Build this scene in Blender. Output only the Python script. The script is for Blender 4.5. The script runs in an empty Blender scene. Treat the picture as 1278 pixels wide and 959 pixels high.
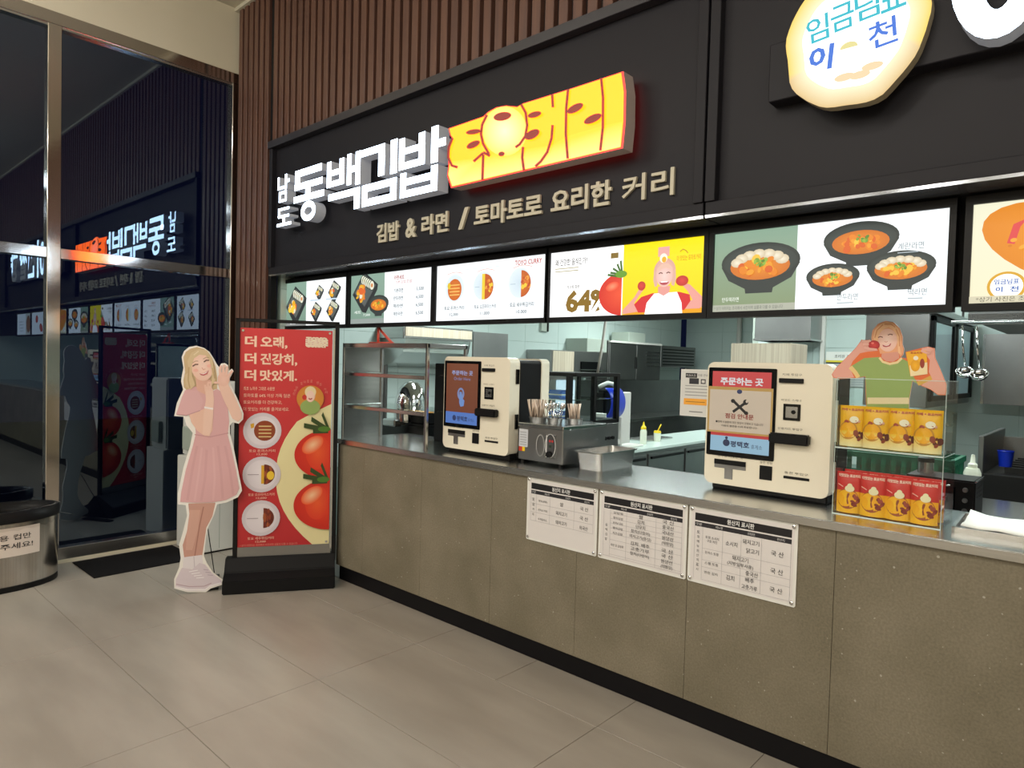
import bpy, bmesh, math, random
from mathutils import Vector, Matrix

# ------------------------------------------------------------------ camera, world, lights
scene = bpy.context.scene
COL = scene.collection
CAM = Vector((5.72, -2.694, 1.55))
FPX = 846.212
CR = ((0.7385711, 0.67364344, 0.02678132),          # camera right / down / forward in world space
      (0.04053729, -0.00472159, -0.99916687),
      (-0.67295576, 0.73904142, -0.03079491))
cd = bpy.data.cameras.new('camera'); cam = bpy.data.objects.new('camera', cd); COL.objects.link(cam)
cd.sensor_width = 36; cd.sensor_fit = 'HORIZONTAL'; cd.lens = FPX / 1278 * 36; cd.clip_start = 0.05
cam.matrix_world = Matrix(((CR[0][0], -CR[1][0], -CR[2][0], CAM.x), (CR[0][1], -CR[1][1], -CR[2][1], CAM.y),
                           (CR[0][2], -CR[1][2], -CR[2][2], CAM.z), (0, 0, 0, 1)))
scene.camera = cam
scene.view_settings.view_transform = 'Standard'; scene.view_settings.look = 'None'
scene.view_settings.gamma = 1; scene.view_settings.use_curve_mapping = False
scene.view_settings.exposure = 0.0
w = bpy.data.worlds.new('night'); scene.world = w; w.use_nodes = True
w.node_tree.nodes['Background'].inputs[0].default_value = (0.0030, 0.0046, 0.0165, 1)
w.node_tree.nodes['Background'].inputs[1].default_value = 1.0

def area(name, loc, sx, sy, power, col, rot=(0, 0, 0)):
    l = bpy.data.lights.new(name, 'AREA'); l.shape = 'RECTANGLE'; l.size = sx; l.size_y = sy
    l.energy = power; l.color = col
    o = bpy.data.objects.new(name, l); o.location = loc; o.rotation_euler = rot; COL.objects.link(o)
    return o
def fill_light(name, loc, r, power, col):
    l = bpy.data.lights.new(name, 'POINT'); l.shadow_soft_size = r; l.energy = power; l.color = col
    o = bpy.data.objects.new(name, l); o.location = loc; COL.objects.link(o)
    return o
WARM = (1.0, 0.945, 0.86); COOL = (0.90, 1.0, 0.97)
for y in (-3.3, -6.6, -9.9):
    for x in (1.8, 4.8, 7.8): area('hall_ceiling_lamp', (x, y, 4.42), 1.2, 0.35, 34, WARM); fill_light('hall_fill_light', (x - 0.9, y, 3.75), 0.16, 56, WARM)  # the point lights are added fill, out of view, to brighten the upper wall
for i, (x, y) in enumerate(((1.9, 1.5), (4.6, 1.3), (7.4, 1.5), (2.0, 4.2), (4.0, 3.4), (7.0, 3.2))):
    area('kitchen_ceiling_lamp', (x, y, 2.66), 1.2, 0.3, 46, COOL)

# ------------------------------------------------------------------ small tools
def lin(h):
    h = h.lstrip('#'); r = [int(h[i:i + 2], 16) / 255 for i in (0, 2, 4)]
    return tuple(c / 12.92 if c <= 0.04045 else ((c + 0.055) / 1.055) ** 2.4 for c in r)
def ray(u, v):
    a = (u - 639) / FPX; b = (v - 479.5) / FPX
    return Vector([a * CR[0][i] + b * CR[1][i] + CR[2][i] for i in range(3)])
def on_plane(u, v, axis, val):               # where the sight line through a photo pixel meets a real plane
    d = ray(u, v); return CAM + d * ((val - CAM[axis]) / d[axis])
class Frame:                                  # a vertical plane in the place: origin, heading; outward is local -y
    def __init__(s, O, a):
        s.O = Vector(O); s.a = a; s.r = Vector((math.cos(a), math.sin(a), 0)); s.n = Vector((math.sin(a), -math.cos(a), 0))
    def px(s, u, v):
        d = ray(u, v); p = CAM + d * ((s.O - CAM).dot(s.n) / d.dot(s.n)) - s.O
        return (p.dot(s.r), p.z)

MATS = {}
def mat(name, col=(0.5, 0.5, 0.5), rough=0.5, metal=0.0, emis=None, estr=0.0, noise=None, spec=0.5, bump=None, coat=0):
    """principled; noise = (scale xyz, colour2, detail, contrast lo, hi); bump = (scale xyz, strength)"""
    if name in MATS: return MATS[name]
    m = bpy.data.materials.new(name); m.use_nodes = True; nt = m.node_tree; b = nt.nodes['Principled BSDF']
    if isinstance(col, str): col = lin(col)
    b.inputs['Base Color'].default_value = (*col, 1); b.inputs['Roughness'].default_value = rough
    b.inputs['Metallic'].default_value = metal; b.inputs['Specular IOR Level'].default_value = spec
    b.inputs['Coat Weight'].default_value = coat
    if emis is not None:
        if isinstance(emis, str): emis = lin(emis)
        b.inputs['Emission Color'].default_value = (*emis, 1); b.inputs['Emission Strength'].default_value = estr
    def tex(scale, detail):
        tc = nt.nodes.new('ShaderNodeTexCoord'); mp = nt.nodes.new('ShaderNodeMapping'); n = nt.nodes.new('ShaderNodeTexNoise')
        gm = nt.nodes.new('ShaderNodeNewGeometry')
        nt.links.new(gm.outputs['Position'], mp.inputs['Vector']); mp.inputs['Scale'].default_value = scale
        nt.links.new(mp.outputs['Vector'], n.inputs['Vector']); n.inputs['Scale'].default_value = 1.0
        n.inputs['Detail'].default_value = detail
        return n
    if noise:
        sc, c2, det, lo, hi = noise
        if isinstance(c2, str): c2 = lin(c2)
        n = tex(sc, det); r = nt.nodes.new('ShaderNodeValToRGB')
        r.color_ramp.elements[0].position = lo; r.color_ramp.elements[0].color = (*col, 1)
        r.color_ramp.elements[1].position = hi; r.color_ramp.elements[1].color = (*c2, 1)
        nt.links.new(n.outputs['Fac'], r.inputs['Fac']); nt.links.new(r.outputs['Color'], b.inputs['Base Color'])
    if bump:
        n = tex(bump[0], 4); bp = nt.nodes.new('ShaderNodeBump'); bp.inputs['Strength'].default_value = bump[1]; bp.inputs['Distance'].default_value = 0.01
        nt.links.new(n.outputs['Fac'], bp.inputs['Height']); nt.links.new(bp.outputs['Normal'], b.inputs['Normal'])
    MATS[name] = m
    return m
def stone_mat():
    m = mat('stone', '#736c5b', 0.6, noise=((3.2, 3.2, 3.2), '#837b6a', 8, 0.34, 0.68), spec=0.25); nt = m.node_tree; b = nt.nodes['Principled BSDF']
    src = b.inputs['Base Color'].links[0].from_socket; g = nt.nodes.new('ShaderNodeNewGeometry')
    def n(scale, detail):
        t = nt.nodes.new('ShaderNodeTexNoise'); t.inputs['Scale'].default_value = scale; t.inputs['Detail'].default_value = detail
        nt.links.new(g.outputs['Position'], t.inputs['Vector']); return t
    def ramp(t, p0, p1, c0, c1):
        r = nt.nodes.new('ShaderNodeValToRGB'); r.color_ramp.elements[0].position = p0; r.color_ramp.elements[1].position = p1
        r.color_ramp.elements[0].color = (c0, c0, c0, 1); r.color_ramp.elements[1].color = (c1, c1, c1, 1); nt.links.new(t.outputs['Fac'], r.inputs['Fac']); return r
    fine = ramp(n(120, 3), 0.35, 0.65, 0.88, 1.10); speck = ramp(n(75, 0), 0.80, 0.84, 0.0, 0.8)
    mu = nt.nodes.new('ShaderNodeMix'); mu.data_type = 'RGBA'; mu.blend_type = 'MULTIPLY'; mu.inputs[0].default_value = 1.0
    nt.links.new(src, mu.inputs[6]); nt.links.new(fine.outputs['Color'], mu.inputs[7])
    mx = nt.nodes.new('ShaderNodeMix'); mx.data_type = 'RGBA'; nt.links.new(speck.outputs['Color'], mx.inputs[0]); nt.links.new(mu.outputs[2], mx.inputs[6]); mx.inputs[7].default_value = (0.42, 0.40, 0.34, 1)
    nt.links.new(mx.outputs[2], b.inputs['Base Color'])
def glass_mat(name, tint, ior, gloss_rough=0.0, gloss=(1, 1, 1)):
    if name in MATS: return MATS[name]
    m = bpy.data.materials.new(name); m.use_nodes = True; nt = m.node_tree; nt.nodes.clear()
    o = nt.nodes.new('ShaderNodeOutputMaterial'); mx = nt.nodes.new('ShaderNodeMixShader'); t = nt.nodes.new('ShaderNodeBsdfTransparent')
    g = nt.nodes.new('ShaderNodeBsdfGlossy'); f = nt.nodes.new('ShaderNodeFresnel')
    t.inputs[0].default_value = (*tint, 1); g.inputs['Roughness'].default_value = gloss_rough; f.inputs['IOR'].default_value = ior
    gm = nt.nodes.new('ShaderNodeNewGeometry'); iv = nt.nodes.new('ShaderNodeMath'); iv.operation = 'SUBTRACT'; iv.inputs[0].default_value = 1.0
    ml = nt.nodes.new('ShaderNodeMath'); ml.operation = 'MULTIPLY'; nt.links.new(gm.outputs['Backfacing'], iv.inputs[1])
    nt.links.new(f.outputs[0], ml.inputs[0]); nt.links.new(iv.outputs[0], ml.inputs[1]); nt.links.new(ml.outputs[0], mx.inputs[0]); g.inputs['Color'].default_value = (*gloss, 1); nt.links.new(t.outputs[0], mx.inputs[1]); nt.links.new(g.outputs[0], mx.inputs[2])
    nt.links.new(mx.outputs[0], o.inputs[0]); MATS[name] = m
    return m
def attr_mat(name, emit=0.0, rough=0.5, hot=0.0):
    """flat print: the colours come from the print's own colour layer"""
    m = bpy.data.materials.new(name); m.use_nodes = True; nt = m.node_tree; b = nt.nodes['Principled BSDF']
    a = nt.nodes.new('ShaderNodeVertexColor'); a.layer_name = 'Col'
    b.inputs['Roughness'].default_value = rough
    if emit:
        b.inputs['Base Color'].default_value = (0.02, 0.02, 0.02, 1); nt.links.new(a.outputs[0], b.inputs['Emission Color']); b.inputs['Emission Strength'].default_value = emit
        if hot:                                   # a backlit panel is far brighter in its whites than in its mid tones
            bw = nt.nodes.new('ShaderNodeRGBToBW'); pw = nt.nodes.new('ShaderNodeMath'); pw.operation = 'POWER'; pw.inputs[1].default_value = 4.0
            ma = nt.nodes.new('ShaderNodeMath'); ma.operation = 'MULTIPLY_ADD'; ma.inputs[1].default_value = hot; ma.inputs[2].default_value = emit
            nt.links.new(a.outputs[0], bw.inputs[0]); nt.links.new(bw.outputs[0], pw.inputs[0]); nt.links.new(pw.outputs[0], ma.inputs[0]); nt.links.new(ma.outputs[0], b.inputs['Emission Strength'])
    else:
        nt.links.new(a.outputs[0], b.inputs['Base Color'])
    MATS[name] = m
    return m

mat('tile', '#938c82', 0.33, noise=((1.3, 5.0, 1), '#a19a90', 6, 0.35, 0.68), spec=0.4)
mat('grout', '#7d766b', 0.8)
stone_mat()
mat('kick', '#0e0d10', 0.5, spec=0.2)
mat('steel', (0.56, 0.56, 0.55), 0.27, 1.0, noise=((1.5, 1.5, 60), (0.48, 0.48, 0.47), 3, 0.3, 0.7))
mat('steel_top', (0.60, 0.61, 0.61), 0.22, 1.0)
mat('steel_dull', (0.36, 0.36, 0.355), 0.38, 1.0, noise=((3, 3, 3), (0.30, 0.30, 0.30), 4, 0.3, 0.7))
mat('mirror_steel', (0.66, 0.63, 0.59), 0.10, 1.0, bump=((2, 2, 2.5), 0.12))
mat('chrome', (0.72, 0.73, 0.74), 0.06, 1.0)
mat('wood', '#553b33', 0.42, noise=((26, 26, 1.6), '#6b4a3b', 5, 0.30, 0.72))
mat('wood_gap', '#241a18', 0.8)
mat('charcoal', '#212025', 0.5, spec=0.2)
mat('charcoal_trim', '#302f34', 0.36, spec=0.5)
mat('soffit', '#8a8d92', 0.12, 0.8)
mat('black', '#0e0e10', 0.45, spec=0.25)
mat('black_soft', '#111113', 0.6, spec=0.2)
mat('black_gloss', '#08080a', 0.12)
mat('rubber_mat', '#121113', 0.95, spec=0.15, bump=((160, 160, 160), 0.4))
mat('cream_wall', '#d6cfb8', 0.8, noise=((2, 2, 2), '#dad3be', 3, 0.3, 0.7))
mat('ceiling_white', '#c6c0ad', 0.85)
mat('teal_wall', '#bbcdca', 0.30, noise=((1.0, 1.0, 1.0), '#c4d4d0', 2, 0.3, 0.7))
mat('teal_joint', '#93aca6', 0.7)
mat('grey_wall', '#a5b0a6', 0.6)
mat('kitchen_floor', '#6c6a66', 0.45)
mat('white_plastic', '#e9e2cf', 0.38)
mat('white_appliance', '#dcdcd6', 0.35)
mat('white_paper', '#e8e8e4', 0.75)
mat('cream_card', '#d8cdb8', 0.8, noise=((90, 90, 1), '#c7b9a4', 2, 0.4, 0.6))
mat('letter_face', (1, 1, 1), 0.4, emis=(0.62, 0.80, 1.0), estr=7.0)
mat('letter_side', '#b4b6ba', 0.4, emis=(0.8, 0.86, 1.0), estr=0.10)
mat('beige_letter', '#c4beaa', 0.55)
mat('red_body', '#c0231c', 0.4, emis=(1.0, 0.04, 0.03), estr=1.6)
mat('red_line', '#7e1f15', 0.5, emis=(0.55, 0.06, 0.03), estr=0.5)
mat('grey_side', '#b9aaa6', 0.5)
mat('rice_side', '#a79b80', 0.5)
mat('acrylic_edge', '#cfdedb', 0.1, spec=0.8)
mat('red_paint', '#c4422f', 0.4)
mat('blue_plastic', '#1736c0', 0.3)
mat('green_plastic', '#0f5a40', 0.5)
mat('yellow_plastic', '#f0cf20', 0.4)
mat('bottle_plastic', '#dfe3d2', 0.35)
mat('board_core', '#eeebe6', 0.7)
mat('range_black', '#1d1c1c', 0.35)
mat('prep_top', '#cfe0da', 0.22)
mat('chopstick', '#c9b6a6', 0.35, 0.3)
glass_mat('night_glass', (0.55, 0.6, 0.75), 2.4, 0.0, (0.62, 0.80, 1.0))
glass_mat('clear_glass', (0.92, 0.97, 0.96), 1.35)
glass_mat('acrylic', (0.955, 0.98, 0.975), 1.42)
glass_mat('plastic_film', (0.90, 0.90, 0.89), 1.15, 0.3)
PRINT = attr_mat('print_matte'); GLOSSPRINT = attr_mat('print_gloss', rough=0.3); SCREEN = attr_mat('screen_light', 1.0, hot=0.35); DIMSCREEN = attr_mat('screen_dim', 0.62)
LIT = attr_mat('sign_light', 2.6)

def link(name, me, parent=None, m=None):
    if m is not None:
        for q in (m if isinstance(m, (list, tuple)) else [m]):
            me.materials.append(MATS[q] if isinstance(q, str) else q)
    o = bpy.data.objects.new(name, me); COL.objects.link(o)
    if parent is not None: o.parent = parent
    return o
def tag(o, label, cat=None, group=None, kind=None):
    o['label'] = label
    if cat: o['category'] = cat
    if group: o['group'] = group
    if kind: o['kind'] = kind
    return o
def thing(name, label, cat, loc=(0, 0, 0), rz=0.0, group=None, kind=None):
    o = bpy.data.objects.new(name, None); COL.objects.link(o); o.location = loc; o.rotation_euler = (0, 0, rz)
    o.empty_display_size = 0.1
    return tag(o, label, cat, group, kind)
def finish(bm, name, m, parent, smooth=False, bevel=0, seg=1):
    if bevel: bmesh.ops.bevel(bm, geom=bm.edges[:], offset=bevel, segments=seg, affect='EDGES', clamp_overlap=True)
    bmesh.ops.recalc_face_normals(bm, faces=bm.faces[:])
    me = bpy.data.meshes.new(name); bm.to_mesh(me); bm.free()
    if smooth:
        for p in me.polygons: p.use_smooth = True
    return link(name, me, parent, m)
def addbox(bm, x0, x1, y0, y1, z0, z1):
    v = [bm.verts.new(p) for p in ((x0, y0, z0), (x1, y0, z0), (x1, y1, z0), (x0, y1, z0), (x0, y0, z1), (x1, y0, z1), (x1, y1, z1), (x0, y1, z1))]
    for f in ((0, 3, 2, 1), (4, 5, 6, 7), (0, 1, 5, 4), (1, 2, 6, 5), (2, 3, 7, 6), (3, 0, 4, 7)): bm.faces.new([v[i] for i in f])
def box(name, m, x0, x1, y0, y1, z0, z1, parent=None, bevel=0.0, seg=1):
    bm = bmesh.new(); addbox(bm, x0, x1, y0, y1, z0, z1)
    return finish(bm, name, m, parent, False, bevel, seg)
def boxes(name, m, lst, parent=None, bevel=0.0):
    bm = bmesh.new()
    for b in lst: addbox(bm, *b)
    return finish(bm, name, m, parent, False, bevel)
def lathe(name, m, prof, parent=None, n=28, sx=1.0, sy=1.0, loc=(0, 0, 0), cap=True):
    bm = bmesh.new(); rings = []
    for r, z in prof:
        rings.append([bm.verts.new((loc[0] + r * sx * math.cos(2 * math.pi * i / n), loc[1] + r * sy * math.sin(2 * math.pi * i / n), loc[2] + z)) for i in range(n)])
    for a, b in zip(rings, rings[1:]):
        for i in range(n): bm.faces.new((a[i], a[(i + 1) % n], b[(i + 1) % n], b[i]))
    if cap:
        bm.faces.new(rings[0][::-1]); bm.faces.new(rings[-1])
    o = finish(bm, name, m, parent, True)
    md = o.modifiers.new('edges', 'EDGE_SPLIT'); md.split_angle = 0.7
    return o
def addtube(bm, pts, r, n=8):
    pts = [Vector(p) for p in pts]; rings = []
    for i, p in enumerate(pts):
        d = (pts[min(i + 1, len(pts) - 1)] - pts[max(i - 1, 0)]).normalized()
        a = d.cross(Vector((0, 0, 1))) if abs(d.z) < 0.95 else d.cross(Vector((1, 0, 0)))
        a.normalize(); b = d.cross(a)
        rings.append([bm.verts.new(p + (a * math.cos(2 * math.pi * k / n) + b * math.sin(2 * math.pi * k / n)) * r) for k in range(n)])
    for a, b in zip(rings, rings[1:]):
        for k in range(n): bm.faces.new((a[k], a[(k + 1) % n], b[(k + 1) % n], b[k]))
    bm.faces.new(rings[0][::-1]); bm.faces.new(rings[-1])
def tube(name, m, pts, r, parent=None, n=8):
    bm = bmesh.new(); addtube(bm, pts, r, n)
    return finish(bm, name, m, parent, True)
def prism(name, m, pts, d0, d1, parent=None, side=None, bevel=0.0):
    """outline in (local x, local z), from local y = -d0 (back) out to y = -d1 (front)"""
    bm = bmesh.new(); a = [bm.verts.new((x, -d0, z)) for x, z in pts]; b = [bm.verts.new((x, -d1, z)) for x, z in pts]; n = len(pts)
    f = bm.faces.new(b); bm.faces.new(a[::-1]); f.material_index = 0
    for i in range(n):
        s = bm.faces.new((a[i], a[(i + 1) % n], b[(i + 1) % n], b[i])); s.material_index = 1 if side else 0
    return finish(bm, name, [m, side] if side else m, parent)
def rrect(x0, x1, z0, z1, r, k=5):
    out = []
    for cx, cz, a0 in ((x1 - r, z0 + r, -90), (x1 - r, z1 - r, 0), (x0 + r, z1 - r, 90), (x0 + r, z0 + r, 180)):
        for i in range(k + 1):
            t = math.radians(a0 + 90 * i / k); out.append((cx + r * math.cos(t), cz + r * math.sin(t)))
    return out

# ------------------------------------------------------------------ lettering and flat print
TC = bpy.data.curves.new('lettering', 'FONT'); TO = bpy.data.objects.new('lettering', TC); TS = bpy.data.scenes.new('lettering'); TS.collection.objects.link(TO)
TXT = {}
def text_shape(s, bold=0.0):
    if (s, bold) in TXT: return TXT[(s, bold)]
    TC.body = s; TC.offset = bold; TC.resolution_u = 2
    with bpy.context.temp_override(scene=TS, view_layer=TS.view_layers[0]):
        dg = bpy.context.evaluated_depsgraph_get(); dg.update()
    me = bpy.data.meshes.new_from_object(TO.evaluated_get(dg))
    vs = [(v.co.x, v.co.y) for v in me.vertices]; fs = [tuple(p.vertices) for p in me.polygons]
    bpy.data.meshes.remove(me)
    x0 = min(v[0] for v in vs); x1 = max(v[0] for v in vs); y0 = min(v[1] for v in vs); y1 = max(v[1] for v in vs)
    TXT[(s, bold)] = ([(a - x0, b - y0) for a, b in vs], fs, x1 - x0, y1 - y0)
    return TXT[(s, bold)]
class Art:
    """flat print laid on a surface: shapes with a colour each, stacked in layers a hair apart"""
    def __init__(s, W=1.0, H=1.0, step=0.00012, base=0.0004):
        s.W = W; s.H = H; s.v = []; s.f = []; s.c = []; s.d = base; s.step = step; s.map = None
    def _add(s, pts, faces, cols):
        n = len(s.v); s.d += s.step
        for p, c in zip(pts, cols):
            if s.map: p = s.map(*p)
            s.v.append((p[0], -s.d, p[1])); s.c.append(c)
        s.f += [tuple(i + n for i in f) for f in faces]
    @staticmethod
    def col(c): return lin(c) if isinstance(c, str) else c
    def poly(s, pts, c): c = s.col(c); s._add(pts, [tuple(range(len(pts)))], [c] * len(pts))
    def rect(s, x0, y0, x1, y1, c, c2=None):
        c = s.col(c); c2 = s.col(c2) if c2 else c
        s._add([(x0, y0), (x1, y0), (x1, y1), (x0, y1)], [(0, 1, 2, 3)], [c, c, c2, c2])
    def ell(s, x, y, rx, ry, c, c2=None, rot=0, a0=0, a1=360, n=28):
        c = s.col(c); c2 = s.col(c2) if c2 else c; k = math.radians(rot); full = abs(a1 - a0) >= 360; pts = [(x, y)]
        for i in range(n if full else n + 1):
            t = math.radians(a0 + (a1 - a0) * i / n); p, q = rx * math.cos(t), ry * math.sin(t)
            pts.append((x + p * math.cos(k) - q * math.sin(k), y + p * math.sin(k) + q * math.cos(k)))
        m = len(pts) - 1
        fs = [(0, 1 + i, 1 + (i + 1) % m) for i in range(m if full else m - 1)]
        s._add(pts, fs, [c] + [c2] * m)
    def ring(s, x, y, rx, ry, wd, c, n=32):
        c = s.col(c); pts = []
        for i in range(n):
            t = 2 * math.pi * i / n; pts += [(x + rx * math.cos(t), y + ry * math.sin(t)), (x + (rx - wd) * math.cos(t), y + (ry - wd) * math.sin(t))]
        s._add(pts, [(2 * i, (2 * i + 2) % (2 * n), (2 * i + 3) % (2 * n), 2 * i + 1) for i in range(n)], [c] * 2 * n)
    def line(s, pts, wd, c):
        c = s.col(c); L = []
        for i, p in enumerate(pts):
            a = pts[max(i - 1, 0)]; b = pts[min(i + 1, len(pts) - 1)]; dx, dy = b[0] - a[0], b[1] - a[1]; l = math.hypot(dx, dy) or 1
            L += [(p[0] - dy / l * wd / 2, p[1] + dx / l * wd / 2), (p[0] + dy / l * wd / 2, p[1] - dx / l * wd / 2)]
        s._add(L, [(2 * i, 2 * i + 1, 2 * i + 3, 2 * i + 2) for i in range(len(pts) - 1)], [c] * len(L))
    def text(s, t, x, y, h, c, w=None, al='l', bold=0.0, rot=0):
        vs, fs, tw, th = text_shape(t, bold); k = h / th; kx = w / tw if w else k
        ox = {'l': 0, 'c': -tw * kx / 2, 'r': -tw * kx}[al]; r = math.radians(rot); c = s.col(c); P = []
        for a, b in vs:
            p, q = a * kx + ox, b * k; P.append((x + p * math.cos(r) - q * math.sin(r), y + p * math.sin(r) + q * math.cos(r)))
        s._add(P, fs, [c] * len(P))
    def grid(s, x0, y0, x1, y1, nx, ny, c, c2):
        c = s.col(c); c2 = s.col(c2); P = []; K = []
        for k in range(ny + 1):
            for i in range(nx + 1):
                P.append((x0 + (x1 - x0) * i / nx, y0 + (y1 - y0) * k / ny)); K.append(tuple(a + (b - a) * k / ny for a, b in zip(c, c2)))
        s._add(P, [(k * (nx + 1) + i, k * (nx + 1) + i + 1, (k + 1) * (nx + 1) + i + 1, (k + 1) * (nx + 1) + i) for k in range(ny) for i in range(nx)], K)
    def blobs(s, x, y, rx, ry, n, cols, r, seed=1, rot=0):
        R = random.Random(seed)
        for i in range(n):
            t = R.random() * 6.283; q = math.sqrt(R.random()) * 0.9
            rr = r * (0.6 + 0.8 * R.random())
            s.ell(x + rx * q * math.cos(t), y + ry * q * math.sin(t), rr, rr * (0.55 + 0.4 * R.random()), R.choice(cols), rot=R.random() * 180, n=9)
    def build(s, name, m, parent, loc=(0, 0, 0)):
        me = bpy.data.meshes.new(name); me.from_pydata(s.v, [], s.f)
        ca = me.color_attributes.new('Col', 'FLOAT_COLOR', 'POINT')
        ca.data.foreach_set('color', [q for c in s.c for q in (*c, 1.0)])
        o = link(name, me, parent, m); o.location = loc
        return o

# ------------------------------------------------------------------ the setting
def struct(o, label): return tag(o, label, kind='structure')
XR = 11.0
fl = struct(box('floor', 'grout', -0.08, XR, -12.0, 0.02, -0.05, -0.003), 'beige stone tiled floor of the hall')
TILE = {}
def tile(x0, x1, y0, y1):
    wd, dp = round(x1 - x0 - 0.003, 4), round(y1 - y0 - 0.003, 4)
    if (wd, dp) not in TILE:
        bm = bmesh.new(); addbox(bm, -wd / 2, wd / 2, -dp / 2, dp / 2, -0.02, 0.0)
        bmesh.ops.bevel(bm, geom=[e for e in bm.edges if all(v.co.z > -0.01 for v in e.verts)], offset=0.0012, segments=1, affect='EDGES')
        me = bpy.data.meshes.new('floor_tile'); bm.to_mesh(me); bm.free(); me.materials.append(MATS['tile']); TILE[(wd, dp)] = me
    o = bpy.data.objects.new('floor_tile', TILE[(wd, dp)]); COL.objects.link(o); o.parent = fl; o.location = ((x0 + x1) / 2, (y0 + y1) / 2, 0)
yj = [0.012, -0.31, -0.915, -1.53, -2.14, -2.75, -3.36, -3.97, -4.6, -6.2, -8.0, -12.0]
for r in range(len(yj) - 1):
    step = 0.6 if r == 0 else 1.2
    x = 0.0; xs = [0.0]; k = 0.49 + (0.0 if r != 1 else 0.0)
    while k < 8.3: xs.append(round(k, 3)); k += step
    xs.append(XR)
    for a, b in zip(xs, xs[1:]): tile(a, b, yj[r + 1], yj[r])
struct(box('ceiling', 'ceiling_white', 0, XR, -12, 0.05, 4.49, 4.55), 'cream painted ceiling of the hall')
struct(box('wall_left', 'cream_wall', -0.12, 0.0, -12, 0.05, 3.95, 4.6), 'cream wall strip above the dark glazing')
struct(box('wall_right', 'cream_wall', XR, XR + 0.1, -12, 0.1, 0, 4.6), 'cream side wall far to the right')
struct(box('wall_front', 'cream_wall', -0.1, XR, -12.1, -12.0, 0, 4.6), 'cream wall on the open side of the hall')

# timber wall above the shop signs and the timber pier in the corner
wb = struct(box('wall_back', 'wood_gap', 0.0, XR, 0.035, 0.075, 3.2, 4.5), 'dark backing wall clad in vertical brown timber slats')
box('pier_backing', 'wood_gap', 0.0, 0.6, 0.035, 0.075, 0, 3.2, wb)
def slat_mesh(h, wd):
    bm = bmesh.new(); addbox(bm, -wd / 2, wd / 2, -0.0, 0.05, 0, h); bmesh.ops.bevel(bm, geom=bm.edges[:], offset=0.003, segments=1, affect='EDGES')
    me = bpy.data.meshes.new('timber_slat'); bm.to_mesh(me); bm.free(); me.materials.append(MATS['wood']); return me
m1 = slat_mesh(4.49, 0.058); m2 = slat_mesh(1.25, 0.058)
for i in range(6):
    o = bpy.data.objects.new('timber_slat', m1); COL.objects.link(o); o.parent = wb; o.location = (0.075 + 0.09 * i, 0, 0)
k = 0
while 0.665 + 0.09 * k < 10.9:
    o = bpy.data.objects.new('timber_slat', m2); COL.objects.link(o); o.parent = wb; o.location = (0.665 + 0.09 * k, 0, 3.24); k += 1
box('corner_strip', 'black_soft', 0.580, 0.628, 0.012, 0.05, 0, 4.49, wb)
struct(box('trim_1', 'ceiling_white', 0.0, XR, -0.02, 0.02, 4.46, 4.5), 'slim cream cornice at the top of the timber slats')

# glazing on the left: stainless frame, two tall bays with a transom
win = thing('window_1', 'tall dark night-time glazing in a polished stainless frame', None, kind='structure')
FX0, FX1 = -0.085, 0.0
box('top_rail', 'mirror_steel', FX0, FX1, -12.0, 0.03, 3.862, 3.95, win, 0.003)
box('top_bead', 'steel_top', FX0, -0.012, -12.0, 0.03, 3.845, 3.862, win)
box('sill', 'steel', FX0, FX1, -12.0, 0.03, 0.022, 0.11, win, 0.003)
box('sill_foot', 'cream_wall', FX0, 0.012, -12.0, 0.03, 0.0, 0.022, win)
for y0, y1 in ((-12.0, -11.9), (-8.2, -8.115), (-5.95, -5.865), (-3.65, -3.565), (-1.356, -1.271), (-0.028, 0.03)):
    box('mullion', 'mirror_steel', FX0, FX1 + 0.002, y0, y1, 0.11, 3.862, win, 0.003)
for y0, y1 in ((-11.9, -8.2), (-8.115, -5.95), (-5.865, -3.65), (-3.565, -1.356), (-1.271, -0.028)):
    box('transom', 'mirror_steel', FX0, FX1, y0, y1, 2.213, 2.289, win, 0.003)
    box('pane', 'night_glass', -0.052, -0.044, y0, y1, 0.11, 2.213, win)
    box('pane', 'night_glass', -0.052, -0.044, y0, y1, 2.289, 3.85, win)
struct(box('ground_outside', mat('night_paving', '#23262c', 0.7), -12, -0.13, -13, 4, -0.06, -0.01), 'dark paving outside behind the glazing')

# kitchen room behind the counter
struct(box('kitchen_floor', 'kitchen_floor', 0.5, XR, 0.02, 7.1, -0.05, 0.0), 'grey kitchen floor behind the counter')
struct(box('kitchen_ceiling', 'ceiling_white', 0.5, XR, 0.08, 7.1, 2.72, 2.78), 'pale kitchen ceiling')
def tiled_wall(name, axis, pos, a0, a1, z1, label, sgn=1, mt='teal_wall', tw=0.6, th=0.3, zmin=0.0, hi=2.1):
    """axis 0: wall at x = pos running in y; axis 1: wall at y = pos running in x"""
    if axis == 0: wl = box(name, 'teal_joint', pos - 0.06, pos, a0, a1, 0, z1)
    else: wl = box(name, 'teal_joint', a0, a1, pos, pos + 0.06, 0, z1)
    struct(wl, label)
    bm = bmesh.new(); addbox(bm, -tw / 2 + 0.0015, tw / 2 - 0.0015, -0.004, 0.004, -th / 2 + 0.0015, th / 2 - 0.0015)
    me = bpy.data.meshes.new('wall_tile'); bm.to_mesh(me); bm.free(); me.materials.append(MATS[mt])
    z = zmin + th / 2
    while z + th / 2 <= z1 + 0.01:
        a = a0 + tw / 2
        while a + tw / 2 <= a1 + 0.001:
            o = bpy.data.objects.new('wall_tile', me); COL.objects.link(o); o.parent = wl
            if axis == 0: o.location = (pos + 0.003, a, z); o.rotation_euler = (0, 0, math.pi / 2)
            else: o.location = (a, pos - 0.003, z)
            a += tw
        z += th
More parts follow.
